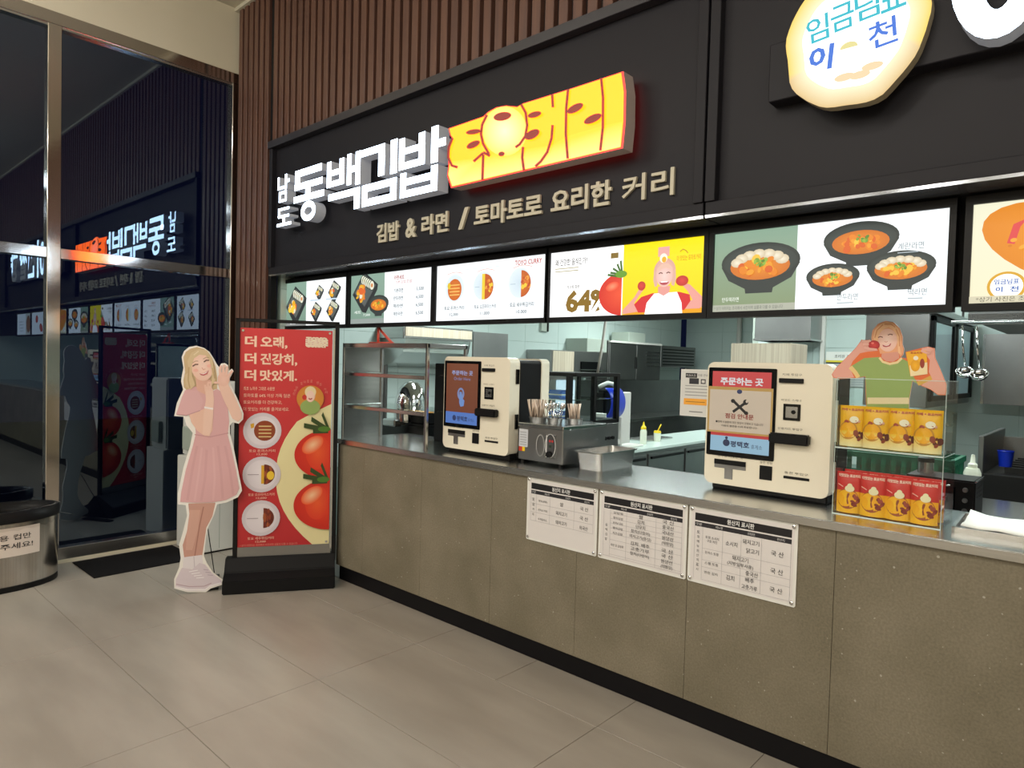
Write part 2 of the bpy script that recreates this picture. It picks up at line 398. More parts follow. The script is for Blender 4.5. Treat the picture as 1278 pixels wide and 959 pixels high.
tiled_wall('wall_kitchen_left', 0, 0.62, 0.1, 6.7, 2.7, 'pale teal tiled kitchen side wall behind the display shelf', zmin=0.6)
tiled_wall('wall_kitchen_far', 1, 7.0, 0.56, 2.96, 2.7, 'pale teal tiled wall at the far end of the kitchen', zmin=0.6)
tiled_wall('wall_kitchen_back', 1, 4.85, 2.60, 9.2, 2.7, 'pale tiled kitchen wall behind the cooking range', zmin=0.6)
struct(box('wall_kitchen_return', 'grey_wall', 2.53, 2.60, 4.85, 7.0, 0, 2.7), 'short grey kitchen wall return by the far door')
struct(box('wall_kitchen_side', 'grey_wall', 10.5, 10.6, 0.1, 5, 0, 2.7), 'kitchen wall at the far right')
struct(box('wall_kitchen_header', 'black_soft', 0.6, XR, 0.22, 0.26, 1.80, 2.75), 'black header wall behind the menu screens')

# sign fascias: recessed charcoal panels in a raised frame
def fascia(x0, x1, label):
    t = thing('sign_fascia', label, 'fascia', ((x0 + x1) / 2, 0.02, 2.2), 0, 'black sign fascias over the counters')
    h = (x1 - x0) / 2
    box('back_panel', 'charcoal', -h, h, 0.0, 0.02, 0.0, 1.04, t)
    box('frame_rail', 'charcoal_trim', -h, h, -0.055, 0.0, 0.985, 1.04, t, 0.002)
    box('frame_rail', 'charcoal', -h, h, -0.03, 0.0, 0.0, 0.055, t, 0.002)
    for s in (-1, 1):
        a, b = sorted((s * h, s * (h - 0.045)))
        box('frame_stile', 'charcoal', a, b, -0.04, 0.0, 0.055, 0.985, t, 0.002)
    box('soffit', 'soffit', -h, h, -0.028, 0.20, -0.012, 0.0, t)
    return t
fascia(0.628, 4.348, 'black sign board above the red and yellow shop sign')
fascia(4.358, 8.2, 'black sign board behind the round rice-cake sign')
fascia(8.21, 10.95, 'black sign board far to the right, seen only in the glazing')

# ------------------------------------------------------------------ counter
ct = thing('service_counter', 'long stone-faced service counter with black kick plate', 'counter', (1.64, 0, 0))
box('carcass', 'black_soft', 0.01, 8.2, 0.02, 0.60, 0.10, 0.955, ct)
box('kick_plate', 'kick', 0.02, 8.2, 0.012, 0.58, 0.0, 0.10, ct)
px = [0.0, 0.30, 0.90, 1.50, 2.09, 2.69, 3.29, 3.89, 4.49, 5.09, 5.69, 6.3, 7.2, 8.2]
for a, b in zip(px, px[1:]):
    box('stone_panel', 'stone', a + 0.0008, b - 0.0008, 0.0, 0.02, 0.10, 0.958, ct, 0.0008)
box('end_panel', 'stone', -0.006, 0.01, 0.0, 0.60, 0.10, 0.955, ct)
wt = thing('worktop', 'continuous stainless steel worktop along the counter', 'worktop', (1.64, 0, 0.958))
box('top_plate', 'steel_top', -0.012, 8.2, -0.012, 0.62, 0.0, 0.032, wt, 0.004, 2)
box('front_apron', 'steel', -0.012, 8.2, -0.016, -0.0125, 0.0, 0.029, wt)

# ------------------------------------------------------------------ illuminated signs
S = thing('shop_sign', 'glowing white block-letter shop sign beside the red and yellow sign', 'sign', (1.16, -0.02, 2.53))
LW, LH, TH = 0.40, 0.37, 0.085
def letter(name, rects, ox, oz, wd, ht, rings=(), d1=TH):
    """one channel letter: lit face, pale returns"""
    bm = bmesh.new()
    for (a, b, c, d) in rects:
        x0, x1, z0, z1 = ox + a * wd, ox + b * wd, oz + c * ht, oz + d * ht
        addbox(bm, x0, x1, -d1, 0, z0, z1)
    for (cx, cz, rx, rz, wv) in rings:
        n = 28; R = [[], [], [], []]
        for i in range(n):
            t = 2 * math.pi * i / n; c, s_ = math.cos(t), math.sin(t)
            for q, (ax, az, y) in enumerate(((rx, rz, -d1), (rx - wv, rz - wv, -d1), (rx, rz, 0), (rx - wv, rz - wv, 0))):
                R[q].append(bm.verts.new((ox + (cx + ax * c) * wd, y, oz + (cz + az * s_) * ht)))
        for i in range(n):
            j = (i + 1) % n
            for a, b in ((0, 1), (3, 2), (2, 0), (1, 3)): bm.faces.new((R[a][i], R[a][j], R[b][j], R[b][i]))
    bmesh.ops.recalc_face_normals(bm, faces=bm.faces[:])
    for f in bm.faces: f.material_index = 0 if f.normal.y < -0.9 else 1
    me = bpy.data.meshes.new(name); bm.to_mesh(me); bm.free()
    return link(name, me, S, ['letter_face', 'letter_side'])
letter('letter', [(.04, .92, .87, 1), (.04, .2, .62, .87), (.04, .95, .62, .74), (.40, .56, .5, .62), (0, 1, .38, .5)], 0.0, 0.0, LW, LH, [(.5, .17, .24, .19, .11)])
letter('letter', [(0, .13, .5, .97), (.38, .51, .5, .97), (.13, .38, .7, .8), (.13, .38, .5, .6), (.6, .72, .45, 1), (.72, .84, .66, .77), (.84, .97, .42, 1), (.06, .97, .25, .37), (.81, .97, 0, .25)], 0.435, 0.0, LW, LH)
letter('letter', [(0, .64, .87, .99), (.48, .64, .46, .87), (.79, .95, .44, 1), (.06, .95, .25, .37), (.06, .95, 0, .12), (.06, .2, .12, .25), (.8, .95, .12, .25)], 0.825, 0.0, LW, LH)
letter('letter', [(0, .13, .46, .97), (.46, .6, .46, .97), (.13, .46, .7, .8), (.13, .46, .46, .57), (.74, .89, .44, 1), (.89, 1.05, .66, .78), (.04, .18, 0, .4), (.75, .89, 0, .4), (.18, .75, .19, .3), (.18, .75, 0, .11)], 1.225, 0.0, LW, LH)
# the two small stacked letters
letter('small_letter', [(0, .14, .5, 1), (.14, .55, .5, .62), (.62, .78, .46, 1.05), (.78, 1, .72, .84), (.12, .78, .3, .42), (.12, .78, 0, .1), (.12, .26, .1, .3), (.64, .78, .1, .3)], -0.252, 0.18, 0.17, 0.19, d1=0.075)
letter('small_letter', [(.06, .9, .86, 1), (.06, .2, .52, .86), (.06, .9, .46, .6), (.42, .58, .16, .46), (-.04, 1.06, 0, .16)], -0.25, 0.0, 0.19, 0.135, d1=0.075)

# red and yellow cut-out sign
T = thing('curry_sign', 'glowing red-edged yellow curry house sign', 'sign', (2.80, -0.02, 2.52))
FT = Frame((2.80, -0.10, 2.52), 0.0)
cq = lambda x, y: FT.px(540 + x / 3.759, 80 + y / 3.759)
out = [(78, 303), (240, 247), (262, 226), (300, 205), (345, 197), (395, 203), (420, 188), (640, 120), (884, 40), (896, 130), (894, 270), (882, 390), (660, 442), (500, 480), (90, 575), (72, 520), (78, 470), (76, 420), (84, 385), (98, 350), (86, 335)]
op = [cq(*p) for p in out]
cxm = sum(p[0] for p in op) / len(op); czm = sum(p[1] for p in op) / len(op)
big = [(cxm + (x - cxm) * 1.012 + (0.003 if x > cxm else -0.004), czm + (z - czm) * 1.03) for x, z in op]
body = prism('sign_body', 'red_body', big, 0.0, 0.078, T, 'grey_side')
A = Art(step=0.0004, base=0.0); A.map = None
Y1, Y2 = (1.0, 0.62, 0.02), (1.0, 0.86, 0.30)
fa = [lin('#ffd21c') for _ in op]
A.poly(op, (3.2, 0.30, 0.004))
# paler lower halves as in the lit face
low = [cq(*p) for p in [(84, 455), (235, 440), (245, 430), (425, 400), (560, 380), (640, 335), (795, 290), (890, 270), (880, 388), (660, 440), (500, 477), (92, 572), (74, 520)]]
n = len(low); A._add(low, [tuple(range(n))], [(3.2, 0.32, 0.01)] * 8 + [(3.2, 0.40, 0.12)] * 5)
A.map = cq
A.ell(338, 315, 104, 116, (3.2, 0.50, 0.26), (3.2, 0.40, 0.06))
A.map = None
A.build('lit_face', 'sign_light', T, (0, -0.079, 0))
A = Art(step=0.0004, base=0.0); A.map = cq; RL = (0.45, 0.025, 0.012)
for pts in ([(240, 425), (236, 545)], [(195, 458), (240, 418)], [(240, 415), (272, 432)], [(258, 240), (236, 285), (230, 330), (240, 375), (268, 425)], [(418, 190), (440, 230), (447, 290), (438, 340), (412, 378), (392, 392)],
            [(428, 390), (424, 440), (432, 502)], [(565, 145), (568, 205)], [(567, 288), (562, 350), (542, 415), (512, 458), (486, 482)], [(640, 120), (631, 210), (629, 330), (638, 446)], [(795, 68), (804, 160), (803, 300), (791, 408)], [(98, 350), (80, 395), (78, 440), (95, 478), (122, 486)]):
    A.line(pts, 12, RL)
for x, y, rx, ry, r in ((197, 320, 36, 12, -8), (196, 380, 34, 15, -25), (333, 248, 42, 20, -10), (329, 424, 15, 11, -10), (484, 240, 33, 14, -15), (473, 333, 38, 20, -28), (675, 211, 42, 18, -28), (758, 260, 45, 18, -25)):
    A.ell(x, y, rx, ry, RL, rot=r, n=20)
A.build('red_linework', attr_mat('red_glow', 0.75), T, (0, -0.084, 0))

# unlit raised line of small letters
def raised_text(name, s, x, z, h, wd, d, m, parent, y=0.0, bold=0.0, side=None):
    vs, fs, tw, th = text_shape(s, bold); kx, kz = wd / tw, h / th
    bm = bmesh.new(); V = [bm.verts.new((x + a * kx, y, z + b * kz)) for a, b in vs]; F = []
    for f in fs:
        try: F.append(bm.faces.new([V[i] for i in f]))
        except ValueError: pass
    r = bmesh.ops.extrude_face_region(bm, geom=F)
    for v in [g for g in r['geom'] if isinstance(g, bmesh.types.BMVert)]: v.co.y -= d
    bmesh.ops.recalc_face_normals(bm, faces=bm.faces[:])
    for f in bm.faces: f.material_index = 0 if (f.normal.y < -0.9 or not side) else 1
    me = bpy.data.meshes.new(name); bm.to_mesh(me); bm.free()
    return link(name, me, parent, [m, side] if side else m)
t = thing('sign_lettering', 'pale beige unlit lettering line under the glowing signs', 'lettering', (2.02, 0.02, 2.315))
for s_, x, wd in (('김밥', 0.0, 0.235), ('&', 0.30, 0.105), ('라면', 0.455, 0.24), ('/', 0.785, 0.085), ('토마토로', 0.915, 0.50), ('요리한', 1.475, 0.37), ('커리', 1.905, 0.27)):
    raised_text('word', s_, x, 0.0, 0.122, wd, 0.014, 'beige_letter', t, 0.0, 0.014 if s_ == '커리' else 0.028)

# round rice-cake sign, its beam and the next shop's white letters
b = thing('sign_beam', 'charcoal mounting beam behind the round rice-cake sign', 'beam', (4.63, 0.02, 2.595))
box('beam', 'charcoal', 0.0, 3.2, -0.075, 0.0, 0.0, 0.222, b, 0.003)
Rn = thing('round_sign', 'round cream glowing rice-cake shaped sign with teal and blue lettering', 'sign', (4.945, -0.056, 2.745))
rnd = random.Random(4); ro = []
for i in range(56):
    a = 2 * math.pi * i / 56; r = 1 + 0.022 * math.sin(5 * a + 1) + 0.014 * math.sin(9 * a) + 0.008 * (rnd.random() - .5)
    ro.append((0.236 * r * math.cos(a), 0.252 * r * math.sin(a)))
prism('sign_body', 'rice_side', ro, 0.0, 0.044, Rn)
A = Art(step=0.0003, base=0.0)
n = len(ro); ins = [(x * 0.74, z * 0.74) for x, z in ro]
A._add(ro + ins, [(i, (i + 1) % n, n + (i + 1) % n, n + i) for i in range(n)], [(0.30, 0.21, 0.09) if z < -0.1 else (0.40, 0.27, 0.05) for x, z in ro] + [(0.40, 0.37, 0.25)] * n)
A.poly(ins, (0.7, 0.7, 0.66))
A.build('lit_face', 'sign_light', Rn, (0, -0.0445, 0))
A = Art(step=0.0003, base=0.0); TL = (0.0, 0.50, 0.62); BL = (0.02, 0.16, 0.72)
for ch, x, z in (('임', -0.155, 0.005), ('금', -0.07, 0.022), ('님', 0.010, 0.035), ('표', 0.090, 0.040)): A.text(ch, x, z, 0.094, TL, w=0.078, bold=0.012, rot=6)
A.text('이', -0.15, -0.095, 0.09, BL, w=0.085, bold=0.035, rot=-4); A.text('천', 0.058, -0.075, 0.092, BL, w=0.09, bold=0.012, rot=6)
A.ell(-0.01, -0.045, 0.03, 0.022, (0.8, 0.72, 0.3), a0=0, a1=180, n=12)
for x, z in ((-0.02, -0.145), (0.03, -0.15), (0.07, -0.13)): A.ell(x, z, 0.035, 0.014, (0.92, 0.70, 0.42), n=14)
A.build('printed_face', attr_mat('sign_ink_light', 1.0), Rn, (0, -0.0475, 0))
t = thing('rice_shop_sign', 'big glowing white letters cut off at the top right corner', 'sign', (5.25, -0.056, 2.595))
S2 = S; S = t
letter('letter', [(.72, .9, -.05, 1.1)], 0.0, 0.0, 0.44, 0.46, [(.28, .5, .30, .5, .19)], d1=0.075)
S = S2
raised_text('letter', '천', 0.46, 0.0, 0.47, 0.43, 0.075, 'letter_face', t, 0, 0.03, 'letter_side')
raised_text('letter', '쌀', 0.95, 0.0, 0.47, 0.43, 0.075, 'letter_face', t, 0, 0.03, 'letter_side')
raised_text('letter', '향', 1.50, 0.0, 0.47, 0.43, 0.075, 'letter_face', t, 0, 0.03, 'letter_side')

# ------------------------------------------------------------------ menu screens
SW, SH = 0.892, 0.345
def screen(x0, label):
    t = thing('menu_screen', label, 'screen', (x0, 0.15, 1.801), 0, 'backlit menu screens above the counter')
    boxes('bezel', 'black', [(-0.022, 0, -0.012, 0.04, -0.026, SH + 0.03), (SW, SW + 0.022, -0.012, 0.04, -0.026, SH + 0.03), (0, SW, -0.012, 0.04, -0.026, 0), (0, SW, -0.012, 0.04, SH, SH + 0.03)], t)
    box('back', 'black', 0, SW, 0.002, 0.04, 0, SH, t)
    return t
def put(A, t): A.build('lit_picture', SCREEN, t, (0, 0.0015, 0))
GRN = '#86a391'; WHT = '#f4f8fa'; INK = '#465a66'
def kim_tray(A, x, y, r, seed=1, flip=1):
    A.poly([(x - r, y - .1 * r), (x - .1 * r, y + .95 * r), (x + r, y + .3 * r), (x + .95 * r, y + .05 * r), (x + .1 * r, y - r), (x - .2 * r, y - .95 * r)], '#23292d')
    A.poly([(x - .85 * r, y - .02 * r), (x - .05 * r, y + .82 * r), (x + .85 * r, y + .28 * r), (x - .02 * r, y - .7 * r)], '#5a615f')
    for i in range(6):
        px_, py_ = x - .05 * r + .14 * r * i, y + .55 * r - .14 * r * i * .4
        A.ell(px_ - .1 * r, py_, .21 * r, .25 * r, '#2b3a2c', n=12); A.ell(px_ - .1 * r, py_, .17 * r, .21 * r, '#e6e6d2', n=12); A.ell(px_ - .1 * r, py_, .09 * r, .10 * r, random.Random(i + seed).choice(['#d98a4a', '#8fae4e', '#e2c74f']), n=8)
    A.blobs(x - .30 * r, y - .10 * r, .36 * r, .36 * r, 16, ['#f3b21f', '#ee8f2c', '#f6cf3d', '#e9692a', '#e8e2c6'], .15 * r, seed)
def bowl(A, x, y, r, seed=1, tops=('#f2a22b', '#ee8a1e', '#f7c542', '#e2641f'), dump=True):
    A.poly([(x - r, y), (x - .8 * r, y - .35 * r), (x - .36 * r, y - .58 * r), (x - .34 * r, y - .7 * r), (x + .34 * r, y - .7 * r), (x + .36 * r, y - .58 * r), (x + .8 * r, y - .35 * r), (x + r, y)], '#2c3636')
    A.ell(x, y + .08 * r, r, .48 * r, '#3c4a49', '#27312f', n=32); A.ell(x, y + .06 * r, .93 * r, .42 * r, '#46534f', '#313c3a', n=32)
    A.ell(x, y - .03 * r, .76 * r, .34 * r, '#f0942a', '#d9741c', n=26)
    if dump:
        for i in range(7):
            a = math.radians(20 + 24 * i); A.ell(x + .6 * r * math.cos(a), y + .02 * r + .26 * r * math.sin(a), .17 * r, .12 * r, '#efe6cf', '#d9c8a6', n=12)
    A.blobs(x, y - .06 * r, .55 * r, .24 * r, 30, list(tops), .09 * r, seed)
    A.blobs(x + .05 * r, y + .06 * r, .2 * r, .12 * r, 12, ['#7da436', '#98ba45', '#5d8a2a'], .05 * r, seed + 3)

t = screen(0.59, 'first menu screen beside the timber pier, showing gimbap trays')
A = Art(SW, SH); A.rect(0, 0, SW, SH, WHT); A.rect(0, 0, .335, SH, '#7f9d8c', '#8fae9d'); A.rect(0, 0, .335, .04, '#8e908f')
kim_tray(A, .185, .17, .155, 3)
for x, y, r, sd in ((.53, .25, .062, 5), (.74, .25, .085, 6), (.50, .105, .08, 7), (.735, .11, .088, 8)): kim_tray(A, x, y, r, sd)
for x in (.50, .72): A.rect(x - .07, .185, x + .07, .196, '#c6d8e6')
A.text('김밥', .13, .012, .018, '#ffffff', w=.09)
put(A, t)
t = screen(1.532, 'second menu screen with a gimbap tray, noodle bowl and a short price list')
A = Art(SW, SH); A.rect(0, 0, SW, SH, WHT); A.rect(0, 0, .395, SH, '#7f9d8c', '#92b09f'); A.rect(0, 0, .395, .035, '#9aa5a0')
kim_tray(A, .17, .225, .15, 9); bowl(A, .335, .13, .115, 4, dump=False)
A.text('라면세트', .51, .285, .030, '#b03a30', w=.11, bold=.02); A.text('(기본김밥포함)', .51, .255, .026, '#b8483e', w=.2)
for i, (a, c) in enumerate((('기본라면', '5,500'), ('만두라면', '6,500'), ('떡라면', '6,500'), ('계란라면', '6,500'))):
    y = .20 - .052 * i; A.text(a, .51, y, .028, INK, w=.10, bold=.015); A.text(c, .82, y, .026, INK, w=.075, al='r', bold=.015)
A.text('세트', .06, .07, .022, '#eef4ee', w=.08); A.text('7,500', .17, .05, .018, '#eef4ee', w=.08)
put(A, t)
t = screen(2.467, 'third menu screen, white with three half-plate curry pictures')
A = Art(SW, SH); A.rect(0, 0, SW, SH, WHT); A.text('TOYO CURRY', .86, .30, .028, '#c23a26', w=.20, al='r', bold=.02); A.rect(.25, .305, .56, .308, '#cfdde6')
for i, (x, a, b_) in enumerate(((.165, '토요 돈까스커리', '12,000'), (.435, '토요 오므라이스커리', '11,000'), (.725, '토요 새우튀김커리', '10,000'))):
    A.ell(x + (.0 if i == 0 else -.02), .20, .085, .085, '#cfe0ea', '#dfebf1')
    if i == 0:
        A.ell(x, .19, .062, .066, '#e9822a', '#d86a1c')
        for k in range(4): A.rect(x - .045, .155 + .02 * k, x + .045, .162 + .02 * k, '#f6c265')
        A.ell(x - .05, .215, .014, .02, '#e9c62d')
    else:
        A.ell(x - .01, .195, .072, .075, '#e9822a' if i == 2 else '#cf5f22', '#c95c1d', a0=-90, a1=90)
        A.blobs(x + .025, .195, .03, .05, 16, ['#f3a545', '#e57c26', '#c94e20', '#f6cf3d'], .011, i + 2)
        if i == 1: A.rect(x - .03, .12, x - .006, .27, '#f2d43c')
        A.rect(x - .09, .193, x - .05, .197, '#b9cdd6')
    A.line([(x - .07 + .02 * k, .285 + .012 * math.sin(math.pi * k / 7)) for k in range(8)], .004, '#e7b9ad')
    A.text(a, x, .065, .026, INK, w=.18, al='c', bold=.015); A.text(b_, x, .026, .022, INK, w=.075, al='c', bold=.015)
put(A, t)
t = screen(3.391, 'fourth menu screen, half white with 64% and tomato, half yellow with a smiling woman')
A = Art(SW, SH); A.rect(0, 0, .46, SH, '#ffffff'); A.rect(.46, 0, SW, SH, '#ffd800', '#ffe600')
A.text('왜 건강한 음식인가?', .03, .272, .036, '#3a382f', w=.21, bold=.015); 
for y in (.255, .240): A.rect(.03, y, .185, y + .005, '#b5ad84')
A.text('토마토 함량', .115, .147, .020, '#4c4a40', w=.08, bold=.015)
A.text('64%', .108, .022, .118, '#8d6a12', w=.275, bold=.045)
A.rect(.385, .285, .43, .312, '#8a6f2b'); 
A.ell(.455, .105, .135, .105, '#fb5a34', '#e02a1c', a0=90, a1=270)
A.ell(.40, .145, .04, .022, '#ff9a72', '#f9502e', rot=15, n=16)
for p in ([(.455, .20), (.40, .235)], [(.45, .205), (.425, .255)], [(.455, .205), (.445, .27)], [(.455, .2), (.385, .215)], [(.45, .19), (.37, .205)]): A.line(p, .011, '#3f6d22')
A.ell(.45, .203, .035, .018, '#6aa32c', n=14)
A.poly([(.46, 0), (.56, .03), (.86, .03), (.892, .02), (.892, 0)], '#f7a800')
# woman in a white and red raglan shirt holding two tomatoes
A.poly([(.465, .025), (.53, .085), (.55, .115), (.565, .13), (.58, .118), (.555, .09), (.53, .055), (.60, .05), (.60, .02), (.465, .005)], '#f2a79a')
A.poly([(.875, .02), (.80, .02), (.80, .05), (.84, .06), (.815, .10), (.79, .125), (.80, .14), (.825, .13), (.89, .07), (.892, .03)], '#f2a79a')
A.poly([(.53, .05), (.57, .085), (.63, .10), (.77, .10), (.825, .085), (.83, .055), (.80, .015), (.555, .01)], '#e0262d')
A.poly([(.59, 0), (.60, .055), (.64, .098), (.76, .10), (.785, .05), (.79, 0)], '#fdfdfd')
A.poly([(.66, .13), (.66, .10), (.69, .085), (.72, .10), (.725, .13)], '#f0a59a')
A.ell(.692, .200, .058, .062, '#f1c9bb', '#e6ad9c')
A.poly([(.636, .21), (.633, .160), (.642, .128), (.656, .135), (.652, .19)], '#e8b7a4'); A.poly([(.749, .21), (.753, .160), (.744, .128), (.729, .135), (.733, .19)], '#e8b7a4')
A.ell(.692, .178, .043, .052, '#f9d5cc', '#f4c0b4')
A.poly([(.648, .185), (.652, .215), (.675, .235), (.71, .236), (.733, .215), (.737, .185), (.722, .208), (.70, .216), (.68, .212), (.662, .203)], '#efc3ad')
A.line([(.662, .190), (.672, .195), (.682, .190)], .005, '#6d4038'); A.line([(.702, .190), (.712, .195), (.722, .190)], .005, '#6d4038')
A.ell(.692, .150, .024, .015, '#c2525a', a0=180, a1=360, n=14); A.rect(.674, .148, .710, .152, '#ffffff')
A.rect(.655, .27, .715, .315, '#f2b0a8'); A.ell(.685, .262, .02, .022, '#fff3d8'); A.ell(.688, .255, .012, .014, '#f2b52a')
A.ell(.57, .138, .022, .022, '#e5483f', '#c92c28'); A.ell(.785, .150, .032, .024, '#e5483f', '#c92c28')
A.text('더 맛있는 토마토커리', .755, .243, .024, '#c0701a', w=.12); A.line([(.77, .285), (.785, .295), (.80, .287), (.81, .275)], .004, '#b78a1e')
put(A, t)
t = screen(4.330, 'fifth menu screen with four black bowls of orange noodle soup')
A = Art(SW, SH); A.rect(0, 0, SW, SH, '#f3f9fb'); A.rect(0, 0, .36, SH, '#8b9b74', '#8fae98'); A.rect(0, 0, .36, .03, '#b6b9a8')
bowl(A, .205, .195, .17, 11); bowl(A, .60, .255, .135, 12, dump=False); bowl(A, .505, .12, .10, 13); bowl(A, .745, .14, .115, 14)
for s_, x, y, wd in (('계란라면', .735, .205, .085), ('만두라면', .53, .028, .075), ('떡라면', .775, .035, .06)):
    A.text(s_, x, y, .026, '#6b7b83', w=wd); A.rect(x, y - .012, x + wd * .8, y - .008, '#a9b6bc')
A.text('만두떡라면', .055, .04, .020, '#eef2ea', w=.075); A.text('* 상기 이미지는 조리예시 사진이며 실물과 다를 수 있습니다', .02, .006, .015, '#5a5f58', w=.30)
put(A, t)
def cutlet_screen(x0, label):
    t = screen(x0, label); A = Art(SW, SH); A.rect(0, 0, SW, SH, '#efe6c4', '#e9e7cb')
    A.ell(.30, .175, .29, .13, '#f59a1c', '#e88a12', rot=-22); A.poly([(.19, .33), (.30, .30), (.42, .19), (.55, .27), (.52, .34), (.25, .345)], '#f0941c')
    A.line([(.11, .20), (.125, .26), (.15, .275), (.19, .205), (.205, .20), (.235, .25), (.27, .26), (.30, .17), (.36, .20)], .022, '#e5484a')
    A.blobs(.3, .18, .22, .09, 40, ['#e07f10', '#f8ad36', '#d9760d'], .008, 21)
    A.ell(.70, .16, .13, .12, '#f7f3e6', '#dcd8c6'); A.blobs(.70, .16, .09, .08, 40, ['#8fb04a', '#c2d27a', '#e9e2b5'], .016, 8)
    A.ring(.105, .055, .055, .05, .01, '#e0a92a'); A.ell(.105, .055, .046, .042, '#fbfbf5')
    A.text('임금님표', .07, .062, .018, '#2a62b8', w=.07, bold=.02); A.text('이', .075, .036, .018, '#2a62b8', w=.02, bold=.03); A.text('천', .115, .036, .018, '#2a62b8', w=.024, bold=.02)
    A.rect(0, 0, SW, .024, '#d8d1b4'); A.text('*상기 사진은 조리예시 사진입니다', .02, .004, .017, '#54503f', w=.30)
    put(A, t)
cutlet_screen(5.292, 'sixth menu screen at the right edge, showing an orange cutlet with ketchup')
for i, x in enumerate((6.30, 7.24)):
    t = screen(x, ('menu screen with two red dishes on white, seen only mirrored in the glazing', 'menu screen with one brown dish at its side, seen only mirrored in the glazing')[i]); A = Art(SW, SH); A.rect(0, 0, SW, SH, '#e9f1f6')
    if i: A.rect(.0, 0, .34, SH, '#c7cdc6'); A.ell(.17, .17, .13, .14, '#a2714a', '#7c4f30')
    else: A.ell(.6, .24, .08, .06, '#d8504a', '#a93832'); A.ell(.35, .1, .10, .06, '#d8645a', '#a93832', rot=20)
    for k in range(4): A.rect(.5, .06 + .05 * k, .72, .072 + .05 * k, '#9aaab4') if i else None
    put(A, t)

# ------------------------------------------------------------------ origin notices on the counter front
def plaque(x0, wd, label, draw):
    t = thing('origin_notice', label, 'notice', (x0, -0.001, 0.627), 0, 'white origin notices on the counter front')
    prism('acrylic_plate', 'white_paper', rrect(0, wd, 0, 0.332, 0.008), 0.0, 0.005, t)
    A = Art(); A.rect(.004, .004, wd - .004, .328, '#e3e3df'); A.rect(.012, .012, wd - .012, .318, '#dedad9')
    draw(A, wd); A.build('printed_sheet', GLOSSPRINT, t, (0, -0.005, 0))
    for x in (.014, wd - .014):
        for z in (.016, .316):
            lathe('screw_cap', 'chrome', [(.0075, 0), (.0075, .004), (.004, .006)], t, 14).matrix_local = Matrix.Translation((x, -.0065, z)) @ Matrix.Rotation(math.pi / 2, 4, 'X')
K = '#3b3a3d'; G = '#b0aeb2'
def head(A, wd):
    A.rect(.028, .27, wd - .022, .302, '#1c1b20'); A.rect(.028, .245, wd - .022, .264, '#2a292f')
    A.text('원산지 표시판', wd * .5, .275, .022, '#e8e8e8', w=.115, al='c', bold=.02)
    for f, s_ in ((.10, '구분'), (.30, '메뉴명'), (.60, '원재료명'), (.86, '원산지')): A.text(s_, wd * f, .249, .011, '#d0d0d0', w=.03, al='c')
def d1(A, wd):
    head(A, wd)
    for y in (.245, .195, .150, .105): A.rect(.028, y, wd - .022, y + .0012, G)
    for x in (.028, .065, .155, .31, wd - .023): A.rect(x, .105, x + .0012, .245, G)
    for i, (a, b, c) in enumerate((('쌀밥(공통)', '쌀', '국 산'), ('돈까스커리', '돼지고기', '국 산'), ('수제돈까스', '돼지고기', '외국산'))):
        y = .208 - .047 * i; A.text(a, .11, y, .012, K, w=.06, al='c'); A.text(b, .232, y, .020, K, w=.022 if len(b) == 1 else .07, al='c'); A.text(c, .372, y, .020, K, w=.05, al='c')
    for i, s_ in enumerate('토요커리'): A.text(s_, .047, .21 - .026 * i, .014, K, al='c')
def d2(A, wd):
    head(A, wd)
    for y in (.225, .20, .178, .155, .128, .10, .06, .03): A.rect(.065, y, wd - .022, y + .001, G)
    for x in (.028, .065, .155, .31, wd - .023): A.rect(x, .02, x + .0012, .245, G)
    A.rect(.028, .02, wd - .022, .0212, G)
    for i, (a, b, c) in enumerate((('김밥류', '쌀', '국 산'), ('참치김밥', '김치', '중국산'), ('돈까스김밥', '단무지', '국내산'), ('멸치김밥', '참치(다랑어)', '원양산'), ('치즈김밥', '돼지고기(등심)', '(태평양)'))):
        y = .226 - .024 * i; A.text(a, .11, y, .011, K, w=.055, al='c'); A.text(b, .232, y, .018, K, w=.013 * len(b) + .01, al='c'); A.text(c, .372, y, .018, K, w=.058, al='c')
    for i, (b, c) in enumerate((('김치  배추', '국 산'), ('고춧가루', '국 산'), ('참치(다랑어)', '원양산'), ('', '(태평양)'))):
        y = .098 - .024 * i
        if b: A.text(b, .232, y, .018, K, w=.10, al='c')
        A.text(c, .372, y, .018, K, w=.058, al='c')
    A.text('라면 및 김밥류', .11, .072, .012, K, w=.07, al='c')
    for i, s_ in enumerate('동백김밥'): A.text(s_, .047, .16 - .022 * i, .013, K, al='c')
def d3(A, wd):
    head(A, wd)
    for y in (.155, .105, .075, .02): A.rect(.065, y, wd - .022, y + .001, G)
    for x in (.028, .065, .155, .235, .32, wd - .023): A.rect(x, .02, x + .0012, .245, G)
    for s_, x, y, h, wd2 in (('소시지', .195, .188, .020, .05), ('돼지고기', .277, .210, .020, .068), ('닭고기', .285, .175, .020, .052), ('국 산', .385, .185, .022, .05), ('돼지고기', .235, .133, .020, .068), ('(지방일부사용)', .235, .108, .019, .11),
                             ('국 산', .385, .115, .022, .05), ('중국산', .285, .082, .020, .052), ('김치', .195, .045, .022, .036), ('배추', .277, .055, .020, .036), ('고춧가루', .277, .026, .019, .066), ('국 산', .385, .04, .022, .05),
                             ('토핑 소시지', .11, .20, .012, .06), ('구운 치킨', .11, .185, .012, .045), ('돈까스 토핑', .11, .135, .012, .06), ('스팸 토핑', .11, .09, .012, .06), ('반찬 김치', .11, .05, .012, .06)):
        A.text(s_, x, y, h, K, w=wd2, al='c')
    for i, s_ in enumerate('토핑메뉴원산지표시'): A.text(s_, .047, .215 - .02 * i, .012, K, al='c')
plaque(3.402, 0.449, 'leftmost of the three white origin notices, its lower half blank', d1)
